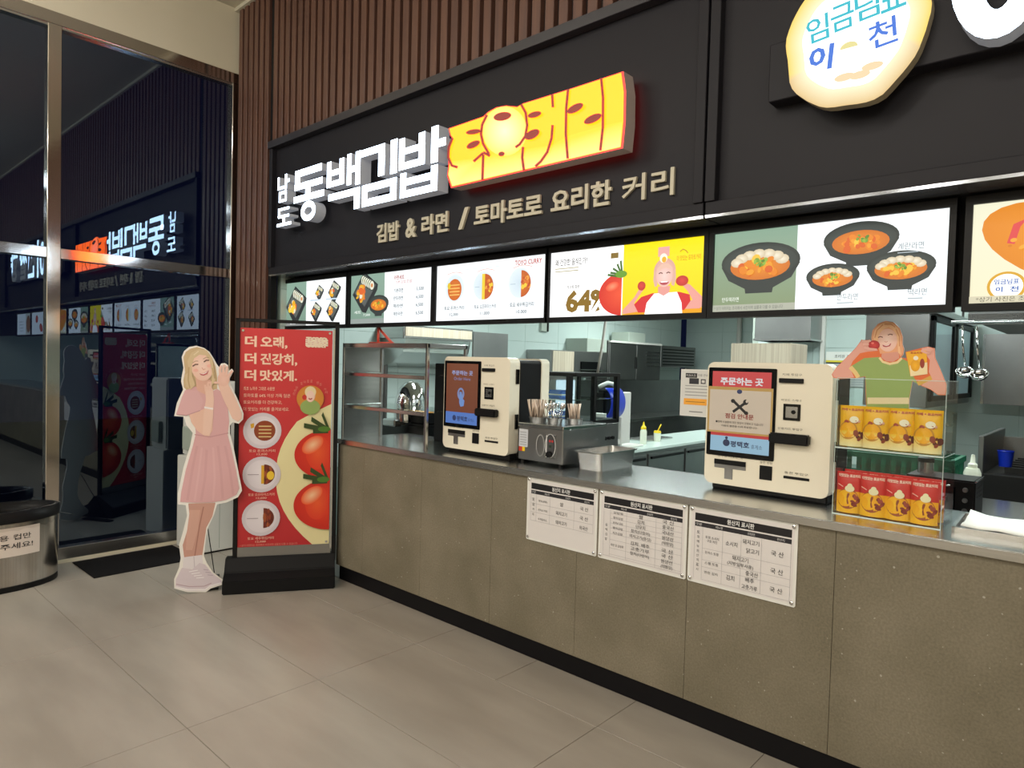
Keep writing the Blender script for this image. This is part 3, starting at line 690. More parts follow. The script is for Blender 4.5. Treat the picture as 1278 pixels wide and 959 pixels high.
plaque(3.862, 0.462, 'middle of the three white origin notices, crowded with small rows', d2)
plaque(4.333, 0.460, 'rightmost of the three white origin notices, nearest the stacked pouches', d3)

# ------------------------------------------------------------------ ordering kiosks
KW, KH = 0.556, 0.565
def kiosk(x0, y0, label, draw, back):
    t = thing('order_kiosk', label, 'kiosk', (x0, y0, 0.99), 0, 'white ordering kiosks on the worktop')
    z0 = 0.026
    pl = lambda a, b, c, d, r: rrect(a * KW, b * KW, z0 + c * KH, z0 + d * KH, r)
    # front shell with a flat front and rounded outline
    prism('front_shell', 'white_plastic', rrect(0, KW, z0, z0 + KH, 0.035, 7), -0.085, 0.0, t)
    box('foot', 'black', 0.03, KW - 0.01, 0.02, 0.20, 0.0, z0 + 0.02, t, 0.006)
    prism('body', 'black', rrect(0.03, KW + 0.004, 0.012, z0 + KH - 0.012, 0.02), -0.22 - (0.05 if back else 0), -0.085, t)
    for z in (0.18, 0.44): box('hinge', 'black_gloss', KW - 0.004, KW + 0.008, 0.05, 0.075, z, z + 0.085, t, 0.002)
    if back:
        prism('rear_shell', 'white_plastic', rrect(0, KW + 0.01, z0, z0 + KH - 0.002, 0.03, 6), -0.34, -0.27, t)
    scr = prism('touch_screen', 'black_gloss', pl(.015, .585, .235, .955, 0.006), 0.0, 0.004, t)
    A = Art(KW, KH); A.map = lambda u, v: (u * KW, z0 + v * KH)
    draw(A); A.map = None
    A.build('lit_picture', DIMSCREEN, scr, (0, -0.004, 0))
    bl = prism('bill_slot', 'black', pl(.605, .79, .85, .885, 0.003), 0.0, 0.008, t)
    fr = prism('barcode_window', 'black_gloss', pl(.645, .775, .565, .69, 0.002), 0.0, 0.004, t)
    prism('sensor_plate', 'steel', pl(.665, .755, .585, .67, 0.002), 0.004, 0.006, fr)
    lathe('lens', 'black_gloss', [(.009, 0), (.009, .004)], fr, 14).matrix_local = Matrix.Translation((.725 * KW, -.006, z0 + .63 * KH)) @ Matrix.Rotation(math.pi / 2, 4, 'X')
    box('card_reader', 'black', .56 * KW, .86 * KW, -0.040, 0.0, z0 + .385 * KH, z0 + .465 * KH, t, 0.006, 2)
    tr = boxes('receipt_tray', 'steel_dull', [(.09 * KW, .36 * KW, -.002, 0, z0 + .135 * KH, z0 + .205 * KH), (.18 * KW, .25 * KW, -.002, 0, z0 + .05 * KH, z0 + .135 * KH)], t)
    box('tray_slot', 'black', .09 * KW, .36 * KW, -.0045, -.002, z0 + .165 * KH, z0 + .205 * KH, tr)  # black slot strip along the upper part of the receipt tray
    box('coin_cup', 'black', .475 * KW, .575 * KW, -.004, 0, z0 + .085 * KH, z0 + .195 * KH, t, 0.001)
    box('coin_slot', 'black', .665 * KW, .86 * KW, -.004, 0, z0 + .118 * KH, z0 + .138 * KH, t, 0.001)
    A = Art(); A.map = lambda u, v: (u * KW, z0 + v * KH); k = '#5c574c'
    for s_, x, y, wd in (('지폐 투입구', .70, .905, .15), ('바코드 스캐너', .70, .71, .15), ('신용카드 투입구', .70, .49, .19), ('영수증 나오는 곳', .225, .225, .22), ('동전 반환', .525, .21, .10), ('동전 투입구', .76, .155, .18)):
        A.text(s_, x, y, .018, k, w=wd, al='c')
    A.map = None; A.build('printed_face', PRINT, t, (0, 0, 0))
    return t
def k1(A):
    A.rect(.05, .275, .545, .925, '#7e3a1f', '#8d4a2a'); A.text('주문하는 곳', .30, .80, .05, '#aebdf2', w=.33, al='c', bold=.03)
    A.text('Order Here', .30, .745, .035, '#8fa0da', w=.26, al='c'); A.ell(.285, .60, .055, .065, '#8c9fd6'); A.ell(.285, .61, .03, .035, '#8d4a2a')
    A.poly([(.265, .62), (.30, .62), (.315, .55), (.345, .53), (.335, .47), (.285, .46), (.262, .50)], '#7ea6ea')
    A.text('화면을 터치하여 주세요', .30, .36, .028, '#6f7fc0', w=.34, al='c')
    A.rect(.05, .275, .545, .40, '#5b8be0'); A.ell(.19, .335, .03, .03, '#16336e'); A.text('평택호', .23, .305, .055, '#16336e', w=.17, bold=.03); A.text('휴게소', .41, .31, .035, '#16336e', w=.09)
kiosk(2.557, 0.15, 'white ordering kiosk with brown touch screen, beside the steel food warmer', k1, True)
def k2(A):
    A.rect(.05, .275, .545, .925, '#d33234', '#ea4a4c'); A.text('주문하는 곳', .30, .815, .062, '#ffffff', w=.36, al='c', bold=.035)
    A.rect(.05, .275, .545, .40, '#a9d6f0'); A.ell(.19, .345, .03, .028, '#1b2c55'); A.ell(.19, .385, .012, .012, '#1b2c55'); A.text('평택호', .225, .315, .05, '#1b2c55', w=.16, bold=.035); A.text('휴게소', .40, .315, .035, '#1b2c55', w=.09)
kk = kiosk(4.256, 0.275, 'white ordering kiosk with a paper service notice taped over its red screen', k2, False)
# notice taped over the second kiosk's screen
t = thing('service_notice', 'grey paper repair notice with crossed tools on the right-hand kiosk screen', 'notice', (4.256, 0.271, 1.016))
box('paper', 'white_paper', .02 * KW, .565 * KW, -0.0035, -0.002, .425 * KH, .80 * KH, t)
A = Art(); A.map = lambda u, v: (u * KW, v * KH)
A.rect(.02, .425, .565, .80, '#b99a5c'); A.rect(.035, .44, .55, .775, '#c9bfb4')
A.ell(.29, .765, .022, .018, '#2f3c6a'); TL = '#1f1e20'
A.line([(.24, .60), (.345, .68)], .022, TL); A.line([(.345, .60), (.245, .685)], .022, TL); A.ell(.345, .683, .022, .022, TL); A.ell(.355, .69, .01, .012, '#c9bfb4'); A.ell(.238, .688, .018, .016, TL); A.ell(.352, .597, .017, .015, TL)
A.text('점검 안내문', .295, .545, .042, '#8b2f2b', w=.24, al='c', bold=.02)
for y, s_ in ((.505, '■현재 시설물에 대한 점검이 진행되고 있습니다'), (.475, '이용에 불편을 드려 죄송합니다')): A.text(s_, .295, y, .018, '#3d3a38', w=.40 if y > .5 else .30, al='c')
A.map = None; A.build('printed_face', PRINT, t, (0, -0.0035, 0))
# paper hung at the left of the second kiosk
t = thing('hanging_notice', 'white paper notice with orange band hanging left of the right-hand kiosk', 'notice', (4.105, 0.30, 1.318))
box('paper', 'white_paper', 0, .165, 0, .003, 0, .225, t); box('hanger', 'black', .145, .150, .003, .012, .19, .215, t)
A = Art(); A.rect(.004, .004, .161, .221, '#d5d5d2'); A.rect(.025, .185, .085, .207, '#1d1d20'); A.rect(.045, .155, .095, .183, '#2b2b33'); A.rect(.105, .157, .13, .18, '#3a3a3e'); A.rect(.11, .162, .125, .175, '#d5d5d2')
A.text('키오스크', .028, .190, .012, '#e5e5e5', w=.05)
A.text('이용 안내', .09, .192, .012, '#55555a', w=.05)
for y in (.145, .13, .115, .10): A.rect(.025, y, .14, y + .003, '#8c8c8e')
A.rect(.02, .055, .145, .085, '#eda63a'); A.rect(.03, .068, .13, .071, '#8c6a2a'); A.rect(.05, .02, .12, .024, '#77777a')
A.build('printed_face', PRINT, t)

# ------------------------------------------------------------------ display shelf at the counter's end
t = thing('display_shelf', 'stainless three-tier display shelf at the left end of the worktop', 'shelf', (1.645, 0.015, 0.99))
W_, D_, H_ = 0.905, 0.34, 0.668
box('side_panel', 'steel', 0, .008, .0, D_, 0, H_, t)
for x in (0, W_ - .02):
    box('post', 'steel_top', x, x + .02, 0, .02, 0, H_, t, .002)
    box('post', 'steel_dull', x, x + .02, D_ - .02, D_, 0, H_, t, .002)
box('top_plate', 'steel', 0, W_, 0, D_, H_ - .03, H_, t, .003)
for z in (.23, .455):
    s_ = boxes('shelf_rail', 'steel_top', [(.02, W_ - .02, 0, .02, z - .012, z + .012), (.008, .024, .02, D_ - .02, z - .012, z + .012)], t, .002)
    box('glass_shelf', 'clear_glass', .024, W_ - .02, .02, D_ - .02, z + .012, z + .018, t)
t = thing('red_easel', 'small red folding easel standing on the display shelf', 'easel', (1.80, 0.20, 1.658))
tube('upright', 'red_paint', [(0, 0, 0), (0, 0, .12)], .009, t); tube('brace', 'red_paint', [(0, 0, .12), (.045, 0, .085), (.17, 0, 0)], .009, t); tube('foot_rail', 'red_paint', [(-.1, 0, .008), (.17, 0, .008)], .008, t)
t = tag(box('dark_screen_panel', 'black_soft', 2.10, 2.50, 0.47, 0.51, 0.99, 1.535, None, .006), 'black upright panel between display shelf and left kiosk', 'panel')
t = thing('rice_machine', 'chrome-hooded rice machine with black base behind the display shelf', 'machine', (1.20, 0.90, 0.85))
box('base', 'black_gloss', -.12, .50, -.16, .2, 0, .20, t, .02, 2)
lathe('hood', 'chrome', [(.15, 0), (.155, .08), (.145, .18), (.11, .27), (.06, .315), (.005, .33)], t, 28, 0.75, 1.0, (.12, 0, .20))
boxes('chute', 'steel_top', [(.0, .16, -.2, -.02, .16, .22)], t, .01); box('control_box', 'black_gloss', .28, .48, -.14, .12, .20, .29, t, .008); box('lid_strip', mat('amber', '#c98b35', .4), .30, .48, -.15, -.06, .292, .30, t)
tag(box('rice_machine_bench', 'steel_dull', 1.00, 2.40, 0.63, 1.15, 0.0, 0.85), 'low steel bench under the chrome-hooded rice machine', 'bench')

# ------------------------------------------------------------------ food warmer, cutlery, steam pan
t = thing('food_warmer', 'boxy stainless food warmer carrying cutlery tubs', 'warmer', (3.165, 0.18, 0.99))
box('body', 'steel_dull', 0, .318, 0, .40, .018, .205, t, .003); box('top_rim', 'steel_top', -.004, .322, -.004, .404, .205, .226, t, .003)
for x in (.02, .29):
    for y in (.02, .37): lathe('foot', 'black', [(.012, 0), (.012, .018)], t, 12, 1, 1, (x, y, 0))
pn = boxes('control_plate', 'steel', [(.195, .275, -.003, 0, .045, .175)], t)
A = Art(); A.ell(.235, .12, .032, .06, '#4a4a4c', '#39393b'); A.ring(.235, .115, .038, .065, .004, '#c5c5c5'); A.rect(.205, .05, .212, .17, '#c9c9c9'); A.ell(.232, .14, .007, .007, '#b03030'); A.ell(.25, .14, .007, .007, '#b03030'); A.rect(.226, .105, .244, .118, '#15301f')
A.ring(.165, .11, .03, .06, .004, '#b8b8b8'); A.build('markings', PRINT, pn, (0, -.003, 0))
lathe('knob', 'black', [(.018, 0), (.016, .02), (.008, .022)], t, 18).matrix_local = Matrix.Translation((.235, -.003, .068)) @ Matrix.Rotation(math.pi / 2, 4, 'X')
A = Art(); A.rect(.004, .09, .07, .19, '#c9ccd2'); A.rect(.004, .065, .03, .09, '#c23a2a'); A.rect(.03, .065, .05, .09, '#ecc81e')
for k in range(6): A.rect(.012, .10 + .014 * k, .06, .104 + .014 * k, '#9a9da3')
A.build('info_label', PRINT, t)
def tub(x, y, label, r=.045, h=.032):
    t = thing('cutlery_tub', label, 'tub', (x, y, 1.2165)); lathe('cup', 'steel_dull', [(r * .85, 0), (r, h), (r * .92, h), (r * .8, .006)], t, 20, 1, 1, cap=False); lathe('base', 'steel_dull', [(r * .85, 0), (r * .85, .005)], t, 20)
    return t
CH = None
def sticks(x, y, n, kind, group, label, seed, L=.12):
    R = random.Random(seed)
    bm = bmesh.new()
    if kind == 'chopstick': addtube(bm, [(0, 0, 0), (0, 0, L)], .0040, 5)
    else:
        addtube(bm, [(0, 0, 0), (0, 0, L - .03)], .0025, 5); bmesh.ops.create_uvsphere(bm, u_segments=10, v_segments=6, radius=1, matrix=Matrix.Translation((0, 0, L - .015)) @ Matrix.Diagonal((.012, .004, .02, 1)))
    me = bpy.data.meshes.new(kind); bm.to_mesh(me); bm.free()
    me.materials.append(MATS['chopstick' if kind == 'chopstick' else 'chrome'])
    for p in me.polygons: p.use_smooth = True
    for i in range(n):
        a = R.random() * 6.28; q = (.044 if n > 20 else .032) * math.sqrt(R.random())
        o = bpy.data.objects.new(kind, me); COL.objects.link(o); o.location = (x + q * math.cos(a), y + q * math.sin(a), 1.223)
        o.rotation_euler = (R.uniform(-.25, .25), R.uniform(-.25, .25), a); tag(o, label, kind, group)
tub(3.235, .27, 'leftmost steel cutlery tub on the food warmer, packed with chopsticks', .058)
tub(3.345, .28, 'middle steel cutlery tub on the food warmer, holding shiny spoons'); tub(3.425, .36, 'rightmost steel cutlery tub on the food warmer, by the display fridge')
sticks(3.235, .27, 34, 'chopstick', 'chopsticks in the left cutlery tub', 'pale steel chopstick standing in the left cutlery tub', 3, .125)
sticks(3.345, .28, 11, 'spoon', 'spoons in the middle cutlery tub', 'shiny steel spoon standing in the middle cutlery tub', 5, .11)
sticks(3.425, .36, 20, 'chopstick', 'chopsticks in the right cutlery tub', 'steel chopstick standing in the right cutlery tub', 7, .11)
def pan(x0, x1, y0, y1, z0, h, label):
    t = thing('steam_pan', label, 'pan', ((x0 + x1) / 2, (y0 + y1) / 2, z0)); a, b = (x1 - x0) / 2, (y1 - y0) / 2
    bm = bmesh.new(); rings = []
    for s, z in ((.84, 0), (.93, h), (1.0, h), (1.0, h - .006)):
        rings.append([bm.verts.new((px_ , py_, z)) for px_, py_ in [(p[0], p[1]) for p in rrect(-a * s, a * s, -b * s, b * s, .03 * s)]])
    inner = [[bm.verts.new((p[0], p[1], z)) for p in rrect(-a * s, a * s, -b * s, b * s, .028 * s)] for s, z in ((.92, h), (.83, .006))]
    def skin(A_, B_):
        for i in range(len(A_)): bm.faces.new((A_[i], A_[(i + 1) % len(A_)], B_[(i + 1) % len(A_)], B_[i]))
    skin(rings[0], rings[1]); skin(rings[1], rings[3]); skin(rings[3], rings[2]); skin(rings[2], inner[0]); skin(inner[0], inner[1]); bm.faces.new(rings[0]); bm.faces.new(inner[1])
    finish(bm, 'pan_body', 'steel', t)
    return t
pan(3.515, 3.70, .22, .60, .99, .10, 'deep stainless steam pan on the worktop beside the food warmer')

# ------------------------------------------------------------------ acrylic boxes with curry pouches
AX0, AX1, AY0, AY1 = 4.868, 5.238, 0.145, 0.365
def acryl(z0, h, label):
    t = thing('acrylic_box', label, 'box', ((AX0 + AX1) / 2, (AY0 + AY1) / 2, z0), 0, 'clear acrylic display boxes'); a, b = (AX1 - AX0) / 2, (AY1 - AY0) / 2
    box('base_sheet', 'acrylic', -a, a, -b, b, 0, .005, t); box('front_sheet', 'acrylic', -a, a, -b, -b + .004, .005, h, t)
    for s in (-1, 1): box('side_sheet', 'acrylic', *sorted((s * a, s * (a - .004))), -b + .004, b - .004, .005, h, t)
    box('back_sheet', 'acrylic', -a, a, b - .004, b, .005, h, t)
    boxes('edge_line', 'acrylic_edge', [(-a, a, -b - .0005, -b + .003, .0, .003), (a - .003, a + .0005, -b, b, h - .002, h), (a - .002, a + .0005, -b, -b + .002, 0, h), (-a, -a + .002, -b, -b + .002, 0, h), (-a, a, -b, -b + .002, h - .002, h)], t)
acryl(0.99, .262, 'lower clear acrylic box holding red curry pouches'); acryl(1.2525, .275, 'upper clear acrylic box holding yellow curry pouches')
def pouch(x, y, z, kind, label, tilt=0.0):
    W2, H2 = .092, .160
    t = thing('curry_pouch', label, 'pouch', (x, y, z), tilt, 'yellow curry pouches in the upper box' if kind == 'y' else 'red curry pouches in the lower box')
    bm = bmesh.new(); nx, nz = 6, 8; V = {}
    for sd in (-1, 1):
        for i in range(nx + 1):
            for k in range(nz + 1):
                u, v = i / nx, k / nz; th = .020 * (math.sin(math.pi * u) ** .6) * (1 - v) ** .6 * (1 if v < 1 else 0) + (.001)
                V[sd, i, k] = bm.verts.new(((u - .5) * W2 * (1 - .04 * (1 - v)), sd * th, v * H2))
        for i in range(nx):
            for k in range(nz):
                q = (V[sd, i, k], V[sd, i + 1, k], V[sd, i + 1, k + 1], V[sd, i, k + 1]); bm.faces.new(q if sd < 0 else q[::-1])
    for k in range(nz):
        for i in (0, nx): bm.faces.new((V[-1, i, k], V[1, i, k], V[1, i, k + 1], V[-1, i, k + 1]) if i == 0 else (V[1, i, k], V[-1, i, k], V[-1, i, k + 1], V[1, i, k + 1]))
    for i in range(nx): bm.faces.new((V[-1, i, 0], V[-1, i + 1, 0], V[1, i + 1, 0], V[1, i, 0])); bm.faces.new((V[-1, i, nz], V[1, i, nz], V[1, i + 1, nz], V[-1, i + 1, nz]))
    finish(bm, 'pouch_body', mat('pouch_yellow', '#f2b416', .3) if kind == 'y' else mat('pouch_red', '#cf2f2c', .3), t, True)
    A = Art(step=.0001); bulge = lambda u, v: .020 * (math.sin(math.pi * min(max(u / W2 + .5, .01), .99)) ** .6) * max(1 - v / H2, 0) ** .6
    if kind == 'y':
        A.grid(-.044, 0, .044, .06, 10, 5, '#f5e3ac', '#f2c030'); A.text('카레 × 토요커리', 0, .138, .011, '#b5361f', w=.08, al='c', bold=.03); A.ell(-.012, .062, .034, .036, '#b06a1c', '#c98a2a')
        A.ell(-.012, .064, .028, .030, '#f6b416', '#f0a40c'); A.blobs(.028, .05, .017, .028, 12, ['#7c2a1e', '#8f3a24', '#5d1f1a'], .008, 2)
        A.blobs(.0, .098, .03, .008, 6, ['#a8402a', '#d9a08a'], .006, 3); A.ell(.008, .105, .016, .013, '#f1e6cd')
    else:
        A.grid(-.044, 0, .044, .085, 10, 6, '#f6b81a', '#f0a010'); A.text('더맛있는 토요커리', 0, .138, .013, '#f3c9b8', w=.078, al='c', bold=.04); A.ell(-.002, .055, .038, .040, '#8c3d2a', '#a34a28')
        A.ell(-.010, .056, .030, .032, '#f8bf22', '#f2aa10'); A.blobs(.026, .05, .012, .026, 14, ['#8a2f28', '#a2463a', '#6d221e'], .007, 5)
        A.ell(.004, .095, .017, .013, '#efe0b8'); A.ell(.004, .107, .009, .008, '#efe0b8'); A.line([(-.04, .11), (-.02, .10)], .003, '#f0b8a8')
    # lay the print on the bulging front
    A.v = [(x_, y_ - bulge(x_, z_) * 1.0 - .0025, z_ + .001) for x_, y_, z_ in A.v]
    A.build('printed_face', GLOSSPRINT, t)
nm = ['leftmost', 'second', 'third', 'rightmost']
for i in range(4):
    x = 4.918 + .087 * i
    pouch(x, .185 - .006 * (i % 2), .996, 'r', nm[i] + ' red curry pouch in the front row of the lower acrylic box', .06)
    pouch(x, .190 - .006 * (i % 2), 1.2585, 'y', nm[i] + ' yellow curry pouch in the upper acrylic box', .06)
for i in range(4): pouch(4.922 + .087 * i, .262, .996, 'r', nm[i] + ' red curry pouch in the back row of the lower acrylic box', -.04)

# half-length cut-out of a woman behind the yellow pouches
F2 = Frame((5.0, 0.278, 1.2585), 0.0)
t = thing('photo_cutout', 'half-length cut-out of a smiling woman in a green shirt behind yellow pouches', 'cutout', (5.0, 0.278, 1.2585))
g = lambda x, y: F2.px(1030 + x / 7.518, 390 + y / 7.518)
sil = [(437, 235), (448, 170), (500, 108), (572, 82), (645, 95), (702, 150), (730, 230), (728, 300), (742, 345), (735, 395), (712, 425), (762, 432), (757, 372), (900, 336), (965, 322), (1030, 338), (1036, 430), (1085, 540), (1145, 690), (1132, 778), (1060, 776), (990, 725), (905, 690), (822, 645), (790, 825), (790, 1120), (400, 1120), (385, 825), (380, 605), (310, 616), (150, 626), (80, 614), (66, 582), (106, 520), (196, 430), (290, 335), (345, 258), (420, 262), (440, 275)]
prism('foam_board', 'board_core', [g(*p) for p in sil], 0.0, 0.006, t)
A = Art(); A.map = g; SK = '#e3a596'
A.poly(sil, '#e2703a')
A.poly([(345, 265), (420, 268), (500, 360), (400, 370), (330, 385), (262, 460), (235, 520), (275, 610), (150, 620), (85, 610), (70, 580), (110, 520), (200, 430), (290, 340)], SK)
A.poly([(905, 342), (965, 327), (1025, 342), (1030, 430), (1080, 540), (1140, 690), (1128, 772), (1060, 770), (990, 720), (905, 685), (1000, 610), (975, 560), (985, 450), (950, 400)], SK)
A.poly([(370, 430), (510, 420), (560, 470), (640, 480), (720, 430), (790, 470), (830, 600), (880, 680), (820, 640), (788, 822), (788, 1118), (402, 1118), (390, 820), (382, 600), (310, 612), (240, 510)], '#93ab63')
A.line([(240, 512), (290, 570), (315, 612)], 40, '#e8c987'); A.line([(870, 672), (940, 640), (1000, 612)], 40, '#d9a94a'); A.line([(512, 425), (545, 465), (610, 485), (680, 470), (722, 430)], 22, '#ecd3a0')
A.poly([(400, 800), (788, 800), (788, 860), (400, 860)], '#ead9b4')
A.poly([(540, 350), (690, 350), (700, 430), (640, 465), (575, 460), (530, 425)], '#dd9a88')
A.poly([(437, 235), (448, 170), (500, 108), (572, 84), (645, 97), (700, 150), (728, 230), (726, 300), (738, 345), (730, 395), (708, 420), (690, 370), (520, 390), (505, 340), (445, 290)], '#eaa67c')
A.ell(590, 262, 90, 108, '#f8d8cc', '#f0bfae')
A.poly([(470, 300), (455, 235), (470, 165), (525, 110), (585, 92), (640, 105), (690, 150), (712, 225), (705, 330), (715, 400), (688, 380), (684, 300), (672, 215), (640, 165), (600, 140), (560, 155), (520, 190), (500, 235), (498, 300)], '#f3c091')
for p in ([(470, 240), (490, 170), (545, 118)], [(700, 320), (700, 230), (668, 160)], [(560, 112), (620, 112), (660, 140)]): A.line(p, 9, '#d98d5e')
A.line([(500, 238), (522, 228), (545, 236)], 9, '#7c4a3c'); A.line([(592, 215), (615, 206), (638, 212)], 9, '#7c4a3c'); A.line([(560, 275), (578, 282), (590, 272)], 6, '#d58d7c')
A.poly([(540, 305), (575, 312), (625, 290), (612, 318), (575, 328), (550, 322)], '#b5404a'); A.poly([(548, 308), (575, 313), (618, 296), (600, 310), (575, 317)], '#fff6f0')
A.ell(463, 308, 54, 44, '#d8423c', '#a92228'); A.ell(450, 290, 14, 9, '#e8766a')
for p in ([(350, 270), (400, 275), (430, 265)], [(360, 300), (415, 300)], [(370, 330), (425, 345), (490, 352)]): A.line(p, 22, '#eab3a4')
A.poly([(762, 375), (955, 350), (965, 580), (805, 602)], '#f2b223'); A.poly([(797, 500), (962, 470), (965, 580), (805, 602)], '#f0dcae'); A.ell(850, 500, 44, 55, '#f7b81a', '#e69f14'); A.ell(915, 480, 22, 45, '#9c3a26'); A.ell(855, 430, 24, 20, '#f4ead4'); A.text('토요커리', 860, 392, -20, '#b5361f', w=110, al='c', bold=.03)
for p in ([(905, 360), (950, 380), (985, 385)], [(915, 345), (965, 355), (1000, 365)], [(960, 335), (1010, 350)]): A.line(p, 20, '#e8b0a0')
A.map = None; A.build('printed_face', PRINT, t, (0, -0.006, 0))

# tray with paper at the right edge
t = thing('serving_tray', 'shallow steel tray lined with white paper at the right end of the worktop', 'tray', (5.50, .30, .99), .05)
boxes('tray_body', 'steel', [(-.23, .25, -.15, .17, 0, .006), (-.235, -.225, -.155, .175, 0, .022), (.245, .255, -.155, .175, 0, .022), (-.235, .255, -.155, -.145, 0, .022), (-.235, .255, .165, .175, 0, .022)], t)
bm = bmesh.new(); R = random.Random(2); V = []
for i in range(9):
    for k in range(7): V.append(bm.verts.new((-.21 + .44 * i / 8, -.135 + .30 * k / 6, .022 + .008 * R.random() + (.012 if i == 0 and k == 6 else 0))))
for i in range(8):
    for k in range(6): bm.faces.new((V[i * 7 + k], V[i * 7 + 7 + k], V[i * 7 + 8 + k], V[i * 7 + 1 + k]))
o = finish(bm, 'paper_liner', 'white_paper', t, True); md = o.modifiers.new('thickness', 'SOLIDIFY'); md.thickness = .004

# ------------------------------------------------------------------ kitchen behind
t = thing('display_fridge', 'black-framed glass display fridge on a steel base behind the food warmer', 'fridge', (2.76, 0.70, 0))
L, D, zb, zt = .36, .57, 1.17, 1.50
box('base_cabinet', 'steel_dull', 0, L, 0, D, .02, zb - .01, t, .004)
for k in range(3): lathe('knob', 'black', [(.012, 0), (.012, .015)], t, 12).matrix_local = Matrix.Translation((L, .40 + .045 * k, 1.06)) @ Matrix.Rotation(math.pi / 2, 4, 'Y')
box('floor_plate', 'black', 0, L, 0, D, zb - .01, zb + .015, t); box('top_plate', 'black', 0, L, .06, D, zt - .025, zt, t, .003)
for (x, y, wx, wy) in ((L - .03, 0, .03, .035), (L - .03, .27, .03, .025), (L - .03, D - .035, .03, .035), (0, 0, .025, .03), (0, D - .03, .025, .03)): box('post', 'black', x, x + wx, y, y + wy, zb, zt - .02, t)
for y0, y1 in ((.035, .27), (.295, D - .035)): box('side_pane', 'clear_glass', L - .012, L - .008, y0, y1, zb + .015, zt - .025, t)
box('front_pane', 'clear_glass', .025, L - .03, .006, .01, zb + .015, zt - .05, t)
box('inner_back', 'white_appliance', .0, .012, .03, D - .03, zb + .015, zt - .025, t)
sh = box('wire_shelf', 'chrome', .02, L - .03, .03, D - .03, 1.32, 1.325, t)
box('inner_light_panel', mat('fridge_light', (1, 1, 1), .5, emis=(.62, .85, 1.0), estr=.8), .014, .018, .30, D - .06, 1.22, 1.44, t)
for i, (y, z, lab) in enumerate(((.13, 1.326, 'upper blue food pack inside the display fridge'), (.14, 1.186, 'lower blue food pack inside the display fridge'))):
    q = thing('food_pack', lab, 'pack', (2.93, .70 + y, z)); box('pack_body', mat('pack_blue', '#5b83d6', .35), -.06, .06, -.05, .08, 0, .055, q, .012, 2); box('seal_strip', 'white_paper', -.062, .062, -.052, .082, .022, .030, q)
t = thing('white_hose', 'white hose hanging down to the display fridge', 'hose'); a = on_plane(757, 392, 1, 1.15); b = on_plane(752, 430, 1, 1.12); c = on_plane(746, 466, 1, 1.10)
tube('hose', 'white_appliance', [a + Vector((.01, 0, .5)), a, b, c], .010, t)

# prep table with drawers
t = thing('prep_table', 'long stainless prep table with pale top behind the worktop', 'table', (2.14, 1.75, 0))
box('table_top', 'prep_top', 0, .53, 0, 2.75, .82, .85, t, .004); box('carcass', 'steel_dull', .02, .50, .02, 2.7, .12, .82, t)
for i in range(4):
    d = box('door', 'steel_dull', .50, .512, .05 + .67 * i, .68 + .67 * i, .14, .79, t, .003); box('handle', 'black', .512, .530, .08 + .67 * i, .65 + .67 * i, .745, .765, d)
for x in (.04, .46):
    for y in (.05, 2.65): lathe('leg', 'steel_top', [(.02, 0), (.02, .12)], t, 10, 1, 1, (x, y, 0))
t = thing('sheet_roller', 'blue-hooded roller machine with white arm on the prep table', 'machine', (2.58, 1.90, .85))
bm = bmesh.new(); n = 16; r = .15; V = []
for i in range(n + 1):
    a_ = math.radians(-70 + 140 * i / n); V.append((bm.verts.new((.02 + .10 * math.cos(a_), -.10, .40 + .13 * math.sin(a_))), bm.verts.new((.02 + .10 * math.cos(a_), .10, .40 + .13 * math.sin(a_)))))
for i in range(n): bm.faces.new((V[i][0], V[i + 1][0], V[i + 1][1], V[i][1]))
o = finish(bm, 'blue_hood', 'blue_plastic', t, True); o.modifiers.new('thickness', 'SOLIDIFY').thickness = .006
box('drum', 'black', -.05, .05, -.09, .09, .25, .50, t, .02, 2)
boxes('stand', 'white_appliance', [(-.02, .08, -.13, -.105, 0, .32), (-.02, .08, .105, .13, 0, .28), (-.02, .08, -.105, .105, .06, .10)], t, .004)
tube('arm', 'white_appliance', [(.0, -.10, .53), (.02, -.02, .56), (.03, .05, .55), (.06, .12, .46)], .018, t)
box('chute_sheet', 'white_appliance', -.10, .02, .13, .34, .05, .48, t, .005)
def squeeze(x, y, z, label, cap, h=.17):
    t = thing('squeeze_bottle', label, 'bottle', (x, y, z)); lathe('body', 'bottle_plastic', [(.028, 0), (.030, .01), (.030, h * .62), (.022, h * .72)], t, 18, 1, 1); lathe('cap', cap, [(.024, h * .72), (.024, h * .82), (.010, h * .9), (.004, h * 1.08)], t, 16, 1, 1)
squeeze(2.50, 2.62, .85, 'yellow-capped squeeze bottle on the prep table', 'yellow_plastic', .19)
t = thing('sauce_cup', 'small yellow-topped sauce cup with a brush on the prep table', 'cup', (2.45, 2.95, .85)); lathe('cup', 'bottle_plastic', [(.03, 0), (.035, .08)], t, 16); lathe('lid', 'yellow_plastic', [(.036, .08), (.03, .10)], t, 16); tube('brush', 'yellow_plastic', [(0, 0, .09), (.02, .03, .16)], .006, t)
tag(box('cutting_board', 'white_appliance', 2.22, 2.58, 2.2, 2.5, .851, .866, None, .004), 'white cutting board on the near end of the prep table', 'board')
tag(box('knife_tray', 'steel', 2.20, 2.42, 2.8, 3.3, .851, .866, None, .003), 'flat steel tray on the middle of the prep table', 'tray')

